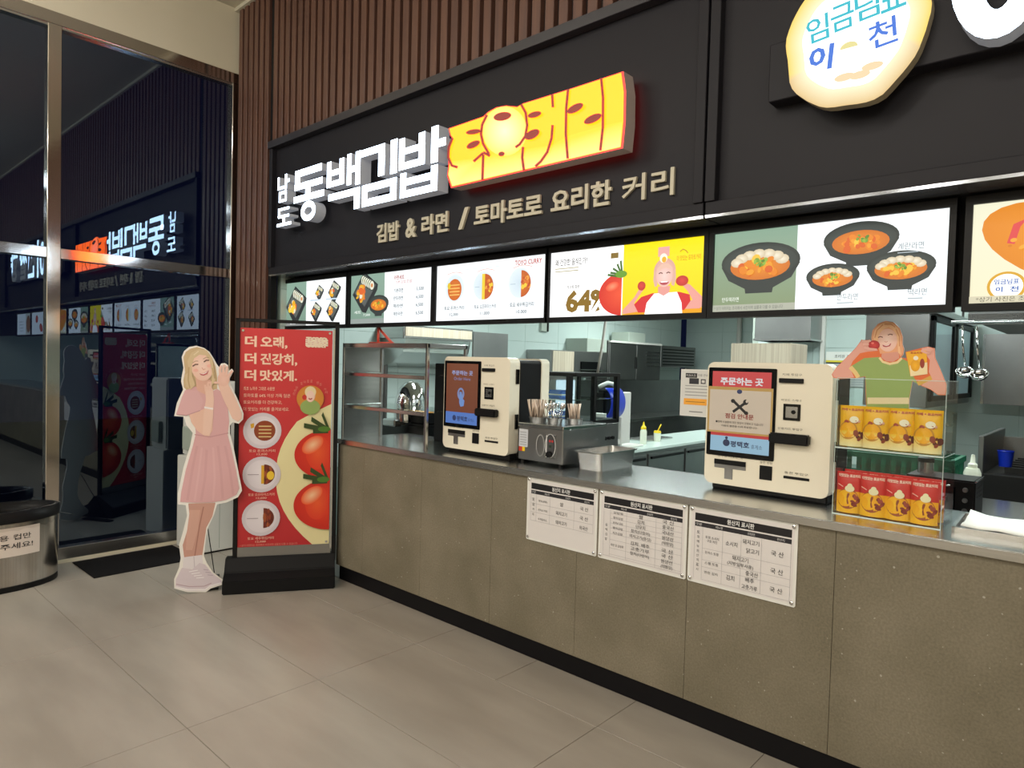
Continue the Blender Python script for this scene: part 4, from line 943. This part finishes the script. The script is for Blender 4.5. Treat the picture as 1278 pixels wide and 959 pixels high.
# left-wall bench, cabinets, hood
t = thing('sink_bench', 'long stainless sink bench along the teal side wall', 'bench', (.63, 2.6, 0))
box('top', 'steel', 0, .55, 0, 4.1, .86, .90, t, .004); box('carcass', 'steel_dull', .02, .52, .02, 4.05, .1, .86, t); box('upstand', 'steel_dull', 0, .02, 0, 4.1, .90, 1.36, t)
t = thing('wall_cupboard', 'two-door stainless wall cupboard on the teal side wall', 'cupboard', (.63, 4.28, 1.37))
box('body', 'steel_dull', 0, .33, 0, 1.25, 0, .49, t, .004); box('top_rim', 'white_appliance', 0, .36, 0, 1.25, .47, .495, t)
for i in range(2):
    d = box('door', 'steel_dull', .33, .345, .015 + .615 * i, .615 + .615 * i, .01, .46, t, .003); box('handle', 'black', .345, .35, .59 + .035 * i, .60 + .035 * i, .15, .30, d)
    if i == 1:
        for k in range(5): box('louvre_slat', 'steel_top', .345, .352, .86, 1.20, .19 + .045 * k, .20 + .045 * k, d)
tag(box('cupboard_crate', 'grey_wall', .68, .95, 4.75, 5.15, 1.866, 1.99, None, .005), 'grey crate on top of the wall cupboard', 'crate')
t = thing('louvred_unit', 'dark steel louvred unit beyond the wall cupboard', 'vent', (.63, 5.6, 1.55)); box('body', 'steel_dull', 0, .3, 0, 1.0, 0, .30, t, .004)
for k in range(6): box('louvre_slat', 'black', .30, .306, .05, .95, .03 + .042 * k, .045 + .042 * k, t)
t = thing('microwave_shelf', 'stainless wall box with a dark oven front nearer than the cupboard', 'oven', (.63, 3.12, 1.40)); box('body', 'steel_dull', 0, .36, 0, 1.1, 0, .31, t, .004); box('side_cover', 'cream_card', .36, .366, .04, .42, .02, .30, t); box('oven_front', 'black_gloss', .36, .372, .55, .95, .02, .19, t, .01, 2); box('rail', 'steel_top', .375, .385, .52, 1.08, .09, .10, t)
tag(box('wall_carton', 'grey_wall', .63, .95, 3.85, 4.26, 1.7105, 1.87, None, .004), 'grey carton on the stainless wall box', 'carton')
t = thing('extractor_hood', 'steel extractor hood behind the left kiosk', 'hood', (.63, 1.05, 1.745)); box('canopy', 'steel', 0, .38, 0, .85, 0, .115, t, .003); box('filter_strip', 'cream_card', .38, .386, .02, .83, .02, .10, t); box('side_baffle', 'steel_dull', .36, .38, .86, 1.35, -.5, .10, t)
prism('belly', 'steel_top', [(.0, 0), (.36, 0), (.33, -.12), (.18, -.22), (.0, -.26)], -.84, -.04, t)
t = thing('wall_pipe', 'grey pipe running down the teal wall behind the display shelf', 'pipe', (.66, 1.12, 0)); tube('pipe', 'steel_dull', [(0, 0, .9), (0, 0, 2.6)], .03, t); lathe('clip', 'steel_top', [(.04, 0), (.04, .03)], t, 14, 1, 1, (0, 0, 1.5))
t = thing('junction_box', 'small grey junction box high on the teal wall', 'box', (.625, 3.35, 1.93)); box('housing', 'grey_wall', 0, .03, 0, .14, 0, .12, t); box('cable', 'black', .03, .04, .10, .12, 0, .2, t)

# far end: pipes, door, dark cabinet, poster wall
t = thing('white_riser', 'white vertical pipe at the far end of the kitchen', 'pipe', (1.45, 6.92, 0)); tube('pipe', 'white_appliance', [(0, 0, 0), (0, 0, 2.6)], .035, t, 10); box('bracket', 'steel_dull', -.05, .05, 0, .06, 1.5, 1.54, t)
d = thing('door_1', 'dark-framed door with a grey pane at the far end of the kitchen', None, (1.70, 6.95, 0), kind='structure'); box('leaf', 'black', 0, .72, 0, .05, 0, 2.35, d); box('door_pane', 'grey_wall', .07, .66, -.01, 0, 1.98, 2.28, d)
t = thing('hanging_duct', 'dark steel duct box hanging above the right-hand kiosk', 'duct', (2.72, 4.45, 1.86)); box('duct', 'steel_dull', 0, .58, 0, .38, 0, .82, t, .004); box('flange', 'steel', -.01, .59, -.01, .39, 0, .02, t)
t = thing('carton_rack', 'steel rack holding a cream carton behind the right-hand kiosk', 'rack', (3.42, 2.35, 0))
for x in (0, .43):
    for y in (0, .36): box('post', 'steel_dull', x, x + .02, y, y + .02, 0, 1.34, t)
for z in (.3, .85, 1.32): box('shelf', 'steel', 0, .45, 0, .38, z, z + .02, t)
t = thing('cream_carton', 'cream corrugated carton standing above the right-hand kiosk', 'carton', (3.415, 2.36, 1.3405)); box('carton', 'cream_card', 0, .46, 0, .34, 0, .41, t, .002)
t = thing('wall_poster', 'white safety poster with yellow band on the kitchen wall', 'poster', (3.34, 4.83, 1.40)); box('sheet', 'white_paper', 0, .42, 0, .006, 0, .36, t)
A = Art(); A.rect(0, .27, .42, .36, '#e6e8e2'); A.rect(0, .25, .42, .27, '#e0cf3a'); A.rect(0, .235, .42, .25, '#2a2a2c'); A.rect(0, 0, .42, .235, '#b6babb')
for k in range(9): A.rect(.02, .02 + .023 * k, .40, .03 + .023 * k, '#9da2a4')
A.text('조리원 건강관리', .21, .295, .035, '#4a4c4a', w=.25, al='c'); A.build('printed_face', PRINT, t)
box('divider_post', 'white_appliance', 0, .04, 0, .05, 0, 2.7).location = (3.29, 4.79, 0)
bpy.data.objects['divider_post']['kind'] = 'structure'; bpy.data.objects['divider_post'].name = 'trim_2'
tag(bpy.data.objects['trim_2'], 'pale vertical trim beside the hanging duct')

# right: steriliser cabinet with glass doors
t = thing('steriliser_cabinet', 'tall dark steel cabinet with blue-lit glass doors on its right face', 'cabinet', (4.20, 3.0, 1.30))
box('body', 'steel_dull', 0, .43, 0, 1.75, 0, .72, t, .006)
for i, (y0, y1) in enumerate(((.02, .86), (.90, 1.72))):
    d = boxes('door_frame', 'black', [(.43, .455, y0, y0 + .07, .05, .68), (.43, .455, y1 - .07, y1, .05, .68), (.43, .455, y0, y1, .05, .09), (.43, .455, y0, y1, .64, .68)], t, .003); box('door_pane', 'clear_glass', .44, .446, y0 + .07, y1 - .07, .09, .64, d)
    box('inner_panel', mat('pane_blue_glow', '#c3dbe4', .3, emis=(.62, .85, .95), estr=.16), .43, .434, y0 + .07, y1 - .07, .09, .64, d)  # faint blue glow put into the panel so the panes look lit from inside
box('cornice', 'steel', -.01, .47, -.01, 1.76, .69, .74, t, .004)
for x in (.04, .37):
    for y in (.08, 1.66): tube('hanger_rod', 'steel_dull', [(x, y, .73), (x, y, 1.42)], .01, t)
def ladle(px_, py_, y, label):
    t = thing('ladle', label, 'ladle'); b_ = on_plane(px_, py_, 1, y); t.location = b_
    tube('handle', 'chrome', [(0, 0, .03), (-.015, 0, .14), (-.02, 0, .26)], .006, t); 
    bm = bmesh.new(); bmesh.ops.create_uvsphere(bm, u_segments=16, v_segments=10, radius=.045); bmesh.ops.delete(bm, geom=[v for v in bm.verts if v.co.z > .012], context='VERTS')
    bmesh.ops.rotate(bm, verts=bm.verts, cent=(0, 0, 0), matrix=Matrix.Rotation(.6, 3, 'X')); o = finish(bm, 'bowl', 'chrome', t, True); o.modifiers.new('thickness', 'SOLIDIFY').thickness = .004
ladle(1204, 463, 1.9, 'steel ladle hanging nearer the glass-door cabinet'); ladle(1222, 466, 1.85, 'steel ladle hanging nearer the cooking range')
tag(tube('ladle_rail', 'steel_top', [(4.95, 1.88, 1.85), (8.5, 1.88, 1.85)], .010), 'steel rail under the right-hand hood carrying the ladles', 'rail')
t = thing('range_hood', 'wide dark steel hood over the cooking range', 'hood', (5.02, 1.95, 1.84))
prism('canopy', 'steel_dull', [(0, .03), (3.8, .03), (3.8, .5), (0, .5)], -1.7, 0.0, t); box('front_lip', 'steel', 0, 3.8, -.01, .01, 0, .06, t); box('lamp_strip', mat('hood_lamp', (1, 1, 1), .5, emis=(.95, 1, .9), estr=2.0), .12, 3.6, .02, .06, .012, .03, t)
t = thing('steel_splashback', 'steel splash panel behind the range', 'panel', (4.74, 4.60, 1.30)); box('panel', 'steel_dull', 0, 4.0, 0, .03, 0, .62, t); box('edge_strip', 'steel_top', 0, .02, -.01, 0, 0, .62, t)  # plain dull steel sheet with an edge strip
t = thing('cooking_range', 'black cooking range with burner grates at the right', 'range', (5.04, 2.6, 0))
box('body', 'range_black', 0, 2.2, 0, 1.0, .05, .92, t, .006); box('side_cheek', 'steel_dull', -.03, 0, 0, 1.0, .05, 1.16, t, .004)
for i in range(3):
    gr = boxes('burner_grate', 'range_black', [(.10 + .7 * i, .70 + .7 * i, .12 + .14 * k, .15 + .14 * k, .92, .96) for k in range(6)], t); lathe('burner', 'steel_dull', [(.1, .92), (.09, .945), (.04, .95)], gr, 18, 1, 1, (.40 + .7 * i, .48, 0))
box('back_riser', 'steel_dull', 0, 2.2, .92, 1.0, .92, 1.10, t)
t = thing('stock_pot', 'black stock pot on the cooking range', 'pot', (5.50, 3.15, .961)); lathe('pot', 'black_soft', [(.18, 0), (.2, .02), (.2, .30), (.21, .31), (.19, .31), (.18, .05)], t, 24); tube('pot_handle', 'steel', [(.2, -.05, .22), (.25, -.05, .22), (.25, .05, .22), (.2, .05, .22)], .008, t)
t = thing('blue_tub', 'small blue tub at the left corner of the range', 'tub', (5.14, 2.75, .961)); lathe('tub', 'blue_plastic', [(.035, 0), (.045, .10), (.04, .10), (.03, .01)], t, 18); lathe('rim', 'blue_plastic', [(.045, .095), (.048, .10), (.045, .105)], t, 18, cap=False)
# bench behind the counter at right with small appliances
t = thing('back_bench', 'steel back bench behind the pouch boxes', 'bench', (4.35, 1.15, 0)); box('top', 'steel_top', 0, 3.5, 0, .85, .82, .85, t, .004); box('carcass', 'steel_dull', .02, 3.45, .03, .83, .1, .82, t)
def crate(x0, y0, z0):
    t = thing('green_crate', 'green plastic crate on the bench behind the pouch boxes', 'crate', (x0, y0, z0)); w_, d_, h_ = .55, .34, .25
    boxes('rim', 'green_plastic', [(-.01, w_ + .01, -.01, .01, h_ - .03, h_), (-.01, w_ + .01, d_ - .01, d_ + .01, h_ - .03, h_), (-.01, .01, 0, d_, h_ - .03, h_), (w_ - .01, w_ + .01, 0, d_, h_ - .03, h_)], t)
    for i in range(12): boxes('slat', 'green_plastic', [(i * w_ / 11 - .012, i * w_ / 11 + .012, 0, .008, 0, h_ - .02)], t)
    for i in range(8): boxes('slat', 'green_plastic', [(w_ - .008, w_, i * d_ / 7 - .012, i * d_ / 7 + .012, 0, h_ - .02)], t)
    for z in (.06, .14): boxes('band', 'green_plastic', [(0, w_, .001, .006, z, z + .012), (w_ - .006, w_ - .001, 0, d_, z, z + .012)], t)
    box('bottom', 'green_plastic', 0, w_, 0, d_, 0, .01, t); box('far_side', 'green_plastic', 0, w_, d_ - .008, d_, 0, h_ - .02, t)
crate(4.50, 1.48, .8505)
t = thing('toaster_oven', 'black countertop oven behind the tray', 'oven', (4.90, 1.16, .8505)); box('body', 'black', 0, .30, 0, .24, .01, .195, t, .008, 2); box('glass_door', 'black_gloss', .02, .22, -.006, 0, .03, .16, t); tube('door_handle', 'steel_top', [(.04, -.02, .165), (.20, -.02, .165)], .006, t)
for i in range(3): lathe('knob', 'steel_dull', [(.012, 0), (.010, .014)], t, 12).matrix_local = Matrix.Translation((.26, 0, .05 + .05 * i)) @ Matrix.Rotation(math.pi / 2, 4, 'X')
bv = boxes('side_vents', 'steel_top', [(.30, .302, .05 + .03 * i, .06 + .03 * i, .11 + .022 * k, .118 + .022 * k) for i in range(5) for k in range(3)], t); box('top_edge', 'steel_top', .298, .302, 0, .24, .192, .197, t)
t = thing('lidded_canister', 'small steel canister with black lid on the black oven', 'canister', (4.965, 1.30, 1.0465)); lathe('body', 'steel', [(.036, 0), (.036, .055)], t, 20); lathe('lid', 'black', [(.038, .055), (.038, .075), (.03, .08)], t, 20)
t = thing('white_bottle', 'white pump bottle beside the green crate', 'bottle', (5.13, 1.55, .8505)); lathe('body', 'bottle_plastic', [(.04, 0), (.04, .19), (.03, .215)], t, 18); lathe('pump_cap', 'bottle_plastic', [(.022, .215), (.022, .235), (.012, .245), (.008, .285)], t, 16)
t = thing('prep_sheet', 'steel prep sheet with bright wrappers right of the black oven', 'tray', (5.35, 1.25, .8505)); box('sheet', 'steel', 0, .9, 0, .6, 0, .02, t, .004); box('wrapper', mat('pale_blue', '#b6cbe0', .3), .12, .30, .30, .42, .02, .05, t, .015, 2); box('wrapper', 'white_paper', .2, .5, .12, .28, .02, .045, t, .01, 2)

# ------------------------------------------------------------------ banner stand, standee, bin, mat, water purifier
ang = math.atan2(.584, .365); BO = Vector((1.635, -.43, 0))            # middle of the base's front edge
t = thing('banner_stand', 'black banner stand with a red curry poster at the counter corner', 'banner', BO, ang)
bw = .343
bm = bmesh.new()
prof = [(0.0, .0), (0.0, .085), (.10, .115), (.15, .20), (.21, .20), (.36, .10), (.36, 0)]
a_ = [bm.verts.new((-bw - .01, y, z)) for y, z in prof]; b_ = [bm.verts.new((bw + .01, y, z)) for y, z in prof]
for i in range(len(prof)): j = (i + 1) % len(prof); bm.faces.new((a_[i], a_[j], b_[j], b_[i]))
bm.faces.new(a_); bm.faces.new(b_[::-1])
finish(bm, 'base', 'black_soft', t, False, .006, 2)
FB = Frame(BO - Vector((math.sin(ang), -math.cos(ang), 0)) * .17, ang)
tl, tr, br, bl = FB.px(302, 409.5), FB.px(416.6, 413), FB.px(409, 679.5), FB.px(294, 684.5)
ftl, ftr = FB.px(294.5, 398), FB.px(424, 401.5)
zt = (ftl[1] + ftr[1]) / 2; xl, xr = ftl[0], ftr[0]
for x in (xl, xr - .028): box('frame_post', 'black', x, x + .028, .155, .185, .15, zt, t, .002)
box('frame_top', 'black', xl, xr, .155, .185, zt - .022, zt, t, .002)
x0, x1 = (tl[0] + bl[0]) / 2, (tr[0] + br[0]) / 2; z0, z1 = (bl[1] + br[1]) / 2, (tl[1] + tr[1]) / 2
for x in (x0 - .022, x1 + .004): box('banner_rail', 'steel_top', x, x + .018, .160, .172, z0 - .03, z1 + .01, t)
box('base_glass', 'steel_dull', x0 - .01, x1 + .01, .163, .170, .19, z0 + .005, t)
ps = box('poster_sheet', 'white_paper', x0, x1, .168, .170, z0, z1, t)
A = Art(); PW, PH = x1 - x0, z1 - z0
q = lambda u, v: (x0 + u * PW, z0 + v * PH)                              # poster space 0..1
A.map = q; ar = PW / PH
def circ(x, y, r, c, c2=None, **k): A.ell(x, y, r, r * ar, c, c2, **k)
A.rect(0, 0, 1, 1, '#b8282e', '#cf3a3e')
pts = [(1.0, .66)]
for k in range(17):
    s_ = k / 16; yv = .66 - .66 * s_; xv = .40 + .42 * abs((s_ - .50) / .5) ** 2.2 + (.18 * max(0, .12 - s_) / .12)
    pts.append((min(xv, 1.0), yv))
pts += [(1.0, 0)]
A.poly(pts, '#e6dba8')
W1 = '#f2cfb8'
for s_, y in (('더 오래,', .915), ('더 건강히,', .838), ('더 맛있게.', .762)):
    A.text(s_.split(' ')[0], .05, y, .050, W1, w=.125, bold=.035); A.text(s_.split(' ')[1], .215, y - (.006 if s_[-1] == ',' else 0), .056 if s_[-1] == ',' else .05, W1, w=.40 if len(s_) > 5 else .29, bold=.035)
for i, (s_, wd) in enumerate((('최초 노하우 그대로 사용한', .33), ('토마토를 64% 이상 가득 담은', .50), ('토요커리를 더 건강하고,', .41), ('더 맛있는 커리를 즐겨보세요.', .49))): A.text(s_, .045, .718 - .031 * i, .017, W1, w=wd)
for k in range(4): A.rect(.70 + .0 * k, .928 + .008 * k, .95, .934 + .008 * k, '#efe2cf')
A.text('TOYO', .705, .945, .024, '#efd9c0', w=.24, bold=.09); A.text('CURRY', .70, .920, .024, '#efd9c0', w=.25, bold=.09)
for y, i in ((.535, 0), (.335, 1), (.135, 2)):
    circ(.25, y, .205, '#ddd6dc', '#cfc6cf'); circ(.25, y, .165, '#e6dfe6', '#dcd4dc')
    if i == 0:
        circ(.275, y, .115, '#9c4a26', '#8a3c20')
        for k in range(4): A.rect(.21, y - .03 + .016 * k, .345, y - .025 + .016 * k, '#d9c48a')
        A.poly([(.12, y + .03), (.16, y + .035), (.16, y + .015), (.13, y + .01)], '#d9a62c')
    else:
        c = .275; A.ell(c, y, .115, .115 * ar, '#7c3220', '#6a2a1c', a0=-90, a1=90); A.blobs(c + .045, y, .05, .04, 22, ['#8c3a22', '#a1532c', '#5f2418'], .014, i)
        if i == 1: A.rect(c - .03, y - .042, c, y + .042, '#d9a62c'); A.ell(c + .07, y - .005, .04, .02, '#e6bf3a')
        A.rect(.10, y - .001, .22, y + .002, '#a79aa4')
    A.text(('토요 돈까스커리', '토요 오므라이스커리', '토요 새우튀김커리')[i], .25, y - .098, .013, W1, w=.28, al='c'); A.text('12,000', .25, y - .113, .010, W1, w=.11, al='c')
circ(.765, .685, .150, '#d9923c', '#cf8436'); A.ell(.765, .645, .11, .035, '#93ab63'); A.ell(.765, .70, .055, .032, '#eecbb8', '#e3b49c'); A.ell(.765, .715, .062, .026, '#e6d3a8'); A.ell(.765, .695, .045, .026, '#f0cdbf'); A.ell(.70, .69, .025, .012, '#c8352e')
A.line([(.745, .685), (.765, .681), (.785, .685)], .006, '#b0403c')
for k, s_ in enumerate('신선한 토마토로 만든 커리'):
    th = math.radians(168 - 11.5 * k)
    if s_ != ' ': A.text(s_, .765 + .185 * math.cos(th), .685 + .185 * ar * math.sin(th), .012, '#d98f80', w=.026, al='c')
for cy_, s_ in ((.425, 1), (.190, 2)):
    A.ell(1.0, cy_, .40, .118, '#e8431f', '#c8261c', a0=90, a1=270)
    A.ell(.86, cy_ + .01, .135, .08, '#ea5a2c', '#dc3a22'); A.ell(.80, cy_ + .045, .12, .038, '#f5c49a', '#ea5a2c', rot=10); A.rect(.985, cy_ - .116, 1.0, cy_ + .116, '#cf2a1e')
    for p in ([(.95, cy_ + .115), (.70, cy_ + .135)], [(.95, cy_ + .12), (.78, cy_ + .165)], [(.97, cy_ + .12), (.90, cy_ + .19)], [(.97, cy_ + .11), (.80, cy_ + .108)]): A.line(p, .022, '#33471f')
    A.ell(.925, cy_ + .118, .07, .013, '#4f7a2a')
A.text('* 상기 이미지는 조리예시 사진이며 실물과 다를 수 있습니다', .03, .008, .011, '#d98f80', w=.62)
A.map = None; A.build('printed_face', GLOSSPRINT, ps, (0, .168, 0))
rear = box('rear_poster_sheet', 'white_paper', x0, x1, .171, .173, z0, z1, t)     # the same poster on the stand's back
rp = A.build('printed_face', GLOSSPRINT, rear, (x0 + x1, .173, 0)); rp.rotation_euler = (0, 0, math.pi)
for x, z in ((x0 + .018, z1 - .018), (x1 - .018, z1 - .018), (x1 - .018, z0 + .02)): lathe('eyelet', 'chrome', [(.009, 0), (.008, .003)], ps, 12).matrix_local = Matrix.Translation((x, .166, z)) @ Matrix.Rotation(math.pi / 2, 4, 'X')

# life-size printed cut-out
sang = math.atan2(.9, .43); SO = Vector((1.285, -.82, 0)); FS = Frame(SO, sang)
t = thing('standee', 'life-size cut-out of a woman in a pink dress beside the banner stand', 'cutout', SO, sang)
sil = [(226.8, 449.7), (229.7, 442.2), (236, 437), (245.2, 435.4), (254.3, 438), (261.5, 443), (266.6, 451), (271, 459), (273.5, 462), (276, 457.5), (280.5, 457), (284.5, 459.4), (285.5, 467), (289.3, 463.8), (291.5, 466.9), (286.5, 476.6), (288, 484.7), (295, 498.4), (301, 512.2), (304, 520.2), (303.3, 527.1), (298, 532.5), (290, 530.5), (287, 535), (287, 545), (291, 560), (296, 585), (301, 610), (302, 616), (297, 624), (283, 630.5), (271, 633), (267, 646), (260, 661), (257, 675), (254.5, 697), (258, 706), (266, 718), (278, 727), (278, 733), (263, 738), (257, 742.5), (234, 742.5), (217.5, 738), (217.5, 726), (223.5, 712), (225.5, 700), (223.5, 684), (228.5, 667), (233.5, 647), (232, 634), (222, 633), (222, 620), (229, 587), (237.3, 560), (240.5, 544), (232.6, 534), (229.5, 524), (217.5, 523), (220.8, 507), (228.6, 490), (226, 480), (227.2, 471.7), (229, 463)]
mz = min(FS.px(*p)[1] for p in sil)
SP = lambda x, y: (FS.px(x, y)[0], FS.px(x, y)[1] - mz)
prism('foam_board', 'board_core', [SP(*p) for p in sil], 0.0, 0.008, t)
A = Art(); A.map = SP; SK = '#e8c0ae'; PK = '#d9aaad'
A.poly([(229, 450), (232, 443), (238, 439), (246, 437), (255, 439.5), (261, 445), (265, 452), (269, 461), (271, 475), (271, 489), (265, 491), (244, 492), (240, 490), (234, 492), (229.5, 487), (229, 478), (231, 468)], '#cbb28a')
A.poly([(235, 632), (269, 631), (265, 648), (257.5, 662), (255, 680), (252, 699), (230, 700), (228, 684), (233, 668), (237, 650)], '#c99a8c')
A.poly([(237, 640), (250, 640), (247, 665), (240, 690), (232, 690), (233, 670)], '#d3a698'); A.line([(254, 636), (249, 660), (243, 698)], 1.3, '#a9766a')
A.poly([(229, 699), (252, 696), (254, 711), (228, 715)], '#e6dfe4'); A.line([(242, 698), (243, 712)], 1.0, '#c9bfc8')
A.poly([(227, 712), (240, 714), (249, 706), (256, 708), (265, 719), (276.5, 728), (276.5, 732), (262, 736), (256, 741), (234, 741), (219.5, 737), (219.5, 727)], '#d9cdd6')
A.line([(219.5, 736), (234, 739.5), (256, 739.5), (262, 735), (276, 731)], 2.2, '#f2ecef'); A.line([(220, 732.5), (236, 735.5), (255, 735), (264, 731)], .9, '#b79aa6')
for k in range(4): A.line([(236 + 3 * k, 717 + 2.6 * k), (247 + 2.5 * k, 715 + 3 * k)], 1.0, '#f5f0f4')
for k in range(3): A.line([(254 + 2.5 * k, 714 + 3.4 * k), (260 + 3 * k, 715 + 3.2 * k)], .9, '#b9a9b8')
A.poly([(231, 491), (244, 486), (252, 492), (262, 494), (271, 489), (278, 494), (284, 512), (286, 530), (284, 546), (289, 565), (294.5, 590), (298.5, 613), (295, 621), (282, 627.5), (265, 630.5), (245, 631), (225, 630), (226, 619), (232, 590), (240.5, 561), (244.5, 545), (243, 530)], PK)
for p in ([(246, 560), (240, 590), (234, 628)], [(258, 565), (256, 600), (251, 629)], [(272, 560), (276, 595), (278, 626)], [(281, 560), (287, 590), (291, 621)]): A.line(p, 3.2, '#d3a3a6')
for p in ([(252, 562), (248, 595), (243, 629)], [(266, 562), (268, 600), (266, 628)]): A.line(p, 2.6, '#deb2b4')
A.line([(243, 546), (262, 549), (285, 544)], 1.2, '#c79498')
A.poly([(244, 474), (263, 478), (264, 492), (258, 497), (246, 491)], '#dfb09e')
A.poly([(236, 521), (250, 516), (255, 514), (266, 522), (265, 541), (261, 548), (255, 547.5), (246, 541), (239, 531)], SK)
A.poly([(231, 491), (227, 500), (220, 521), (233, 522.5), (250, 516.5), (254, 504), (247, 491)], '#dcb0b3'); A.line([(221, 521), (233, 522), (250, 516)], 1.1, '#c4979b')
A.poly([(253, 546), (262, 547), (266, 522), (267, 502), (266, 490), (261, 485), (256, 487), (257, 503), (254, 522)], '#ecc8b8'); A.line([(255, 512), (266, 514)], 2.4, '#efe6e6')
for p in ([(257, 492), (256, 484)], [(260, 491), (259.5, 482)], [(263, 491), (263.5, 482)]): A.line(p, 2.6, '#eac2b2')
A.poly([(272, 484), (284, 482), (293, 499), (301.5, 519), (301.5, 526), (297, 530), (290, 526), (284, 513), (278, 500)], '#ebc5b5')
A.ell(279, 477, 7.4, 9.0, '#eec6b8', '#e7bbab'); SKF = '#ecc2b3'
for p in ([(275, 474), (274.5, 466), (276, 460)], [(278.5, 472), (279, 464), (280, 459)], [(282, 472), (283, 465), (283.5, 461)], [(284, 476), (287, 470), (290, 466.5)]): A.line(p, 3.0, SKF)
A.line([(275, 482), (268, 481), (259, 481.5)], 2.8, SKF)
A.ell(251.8, 461, 13.6, 18.6, '#f4d6c8', '#ecc3b1', rot=-14)
A.poly([(236, 468), (234, 455), (239, 444), (248, 439.5), (258, 441), (265, 451), (267, 465), (269, 478), (264, 487), (264.5, 468), (262, 455), (257, 447.5), (249, 446.5), (242.5, 451), (239.5, 460), (240, 474), (244, 484), (238, 490), (232, 486), (231, 472)], '#d3bd97')
A.line([(236, 462), (235, 478), (237, 488)], 1.6, '#bfa277'); A.line([(265, 463), (268, 476)], 1.4, '#bfa277'); A.line([(242, 447), (248, 442)], 1.4, '#e3d2b2')
A.line([(240.5, 461), (244, 458.6), (247.5, 458.6)], 1.5, '#5c4038'); A.line([(254.5, 455.6), (257.5, 453.4), (261, 453.6)], 1.5, '#5c4038')
A.line([(240, 457), (244, 454.5), (247.5, 454.5)], .8, '#b3977a'); A.line([(253.5, 452), (257, 449.8), (261, 450)], .8, '#b3977a')
A.line([(252, 462.5), (254, 465.4), (256.3, 464.2)], .9, '#d9a290'); A.ell(244.5, 466, 3, 2, '#efb7a8'); A.ell(261, 460.5, 2.6, 2, '#efb7a8')
A.poly([(248.8, 470), (254, 469.6), (260.8, 466), (258.6, 470.6), (254.5, 472.6), (251, 472)], '#bf5a62'); A.poly([(249.8, 470), (254, 470), (260, 466.8), (257.5, 469.4), (253.5, 471)], '#fbf3ee')
A.map = None; A.build('printed_face', PRINT, t, (0, -.008, 0))
tube('support_wire', 'black', [(.06, .02, .42), (.10, .30, .01)], .003, t); box('support_foot', 'black', .07, .13, .02, .33, .0, .012, t)

# stainless oval bin
BX, BY, RX, RY = .30, -1.70, .20, .345
t = thing('waste_bin', 'oval stainless waste bin with black rim and clear liner', 'bin', (BX, BY, 0))
lathe('body', mat('brushed_bin', (.60, .57, .52), .22, 1.0, noise=((90, 90, .6), (.48, .46, .43), 3, .3, .7)), [(.97, .03), (1.0, .05), (1.0, .445)], t, 56, RX, RY)
lathe('base_ring', 'black', [(.985, 0), (1.0, .01), (1.0, .035), (.97, .04)], t, 56, RX, RY)
lathe('rim', 'black_soft', [(1.0, .44), (1.025, .445), (1.025, .505), (1.0, .515), (.96, .51), (.94, .46)], t, 56, RX, RY, cap=False)
bm = bmesh.new(); n = 56; rg = []
R = random.Random(6)
for r, z in ((1.035, .38), (1.04, .44), (1.03, .512), (.95, .517), (.90, .44), (.80, .36)):
    rg.append([bm.verts.new(((r + (.02 * R.random() if z < .4 else .008 * R.random())) * RX * math.cos(2 * math.pi * i / n), (r + .012 * R.random()) * RY * math.sin(2 * math.pi * i / n), z + (.03 * R.random() if z < .4 else .004 * R.random()))) for i in range(n)])
for a_, b_ in zip(rg, rg[1:]):
    for i in range(n): bm.faces.new((a_[i], a_[(i + 1) % n], b_[(i + 1) % n], b_[i]))
i = 14
for k in (-2, -1, 0, 1, 2): rg[0][(i + k) % n].co.y += .10 * (1 - abs(k) / 3); rg[0][(i + k) % n].co.z += .02
finish(bm, 'liner_bag', 'plastic_film', t, True)
# fine grid needed for the paper itself, so it follows the curve
bm = bmesh.new(); g0 = []
for i in range(17):
    th = math.radians(-24) + i / 16 * math.radians(60); g0.append((bm.verts.new((1.010 * RX * math.cos(th), 1.010 * RY * math.sin(th), .23)), bm.verts.new((1.010 * RX * math.cos(th), 1.010 * RY * math.sin(th), .415))))
for i in range(16): bm.faces.new((g0[i][0], g0[i + 1][0], g0[i + 1][1], g0[i][1]))
pp = finish(bm, 'paper_sign', mat('tan_paper', '#d6c9be', .7), t, True)
for word, x_, z_, h_, w_ in (('일회용', .015, .105, .036, .13), ('컵만', .165, .105, .036, .085), ('버려주세요!', .015, .048, .038, .245)):
    A = Art(step=.0002); A.text(word, x_, z_, h_, '#2b2827', w=w_, bold=.012)
    A.v = [(1.015 * RX * math.cos(math.radians(-24 + 200 * x)), 1.015 * RY * math.sin(math.radians(-24 + 200 * x)), z + .23) for x, y, z in A.v]   # wrapped round the bin
    A.build('printed_word', PRINT, pp)

tag(box('door_mat', 'rubber_mat', .055, .545, -1.20, -.50, 0.0, .008, None, .002), 'thin black doormat on the floor before the glazing', 'mat')
t = thing('water_purifier', 'white water purifier on a white cabinet behind the pink-dress cut-out', 'purifier', (.10, -.485, 0))
box('cabinet', 'white_appliance', 0, .37, 0, .36, .012, .745, t, .006, 2); box('plinth', 'black', .01, .36, .01, .35, 0, .014, t); box('door_gap', 'grey_wall', .3695, .3705, .178, .182, .03, .73, t)
box('dispenser', 'white_appliance', .02, .35, .03, .335, .745, 1.345, t, .012, 2); box('recess', 'black', .20, .352, .09, .275, .86, 1.08, t, .006); lathe('spout', 'steel', [(.012, 0), (.015, .05)], t, 12, 1, 1, (.33, .18, 1.04)); box('cup_dispenser', 'grey_wall', .10, .26, -.004, .03, .80, .98, t, .004); box('drip_grille', 'steel_dull', .26, .36, .10, .265, .845, .86, t)
bpy.data.scenes.remove(TS); bpy.data.objects.remove(TO)
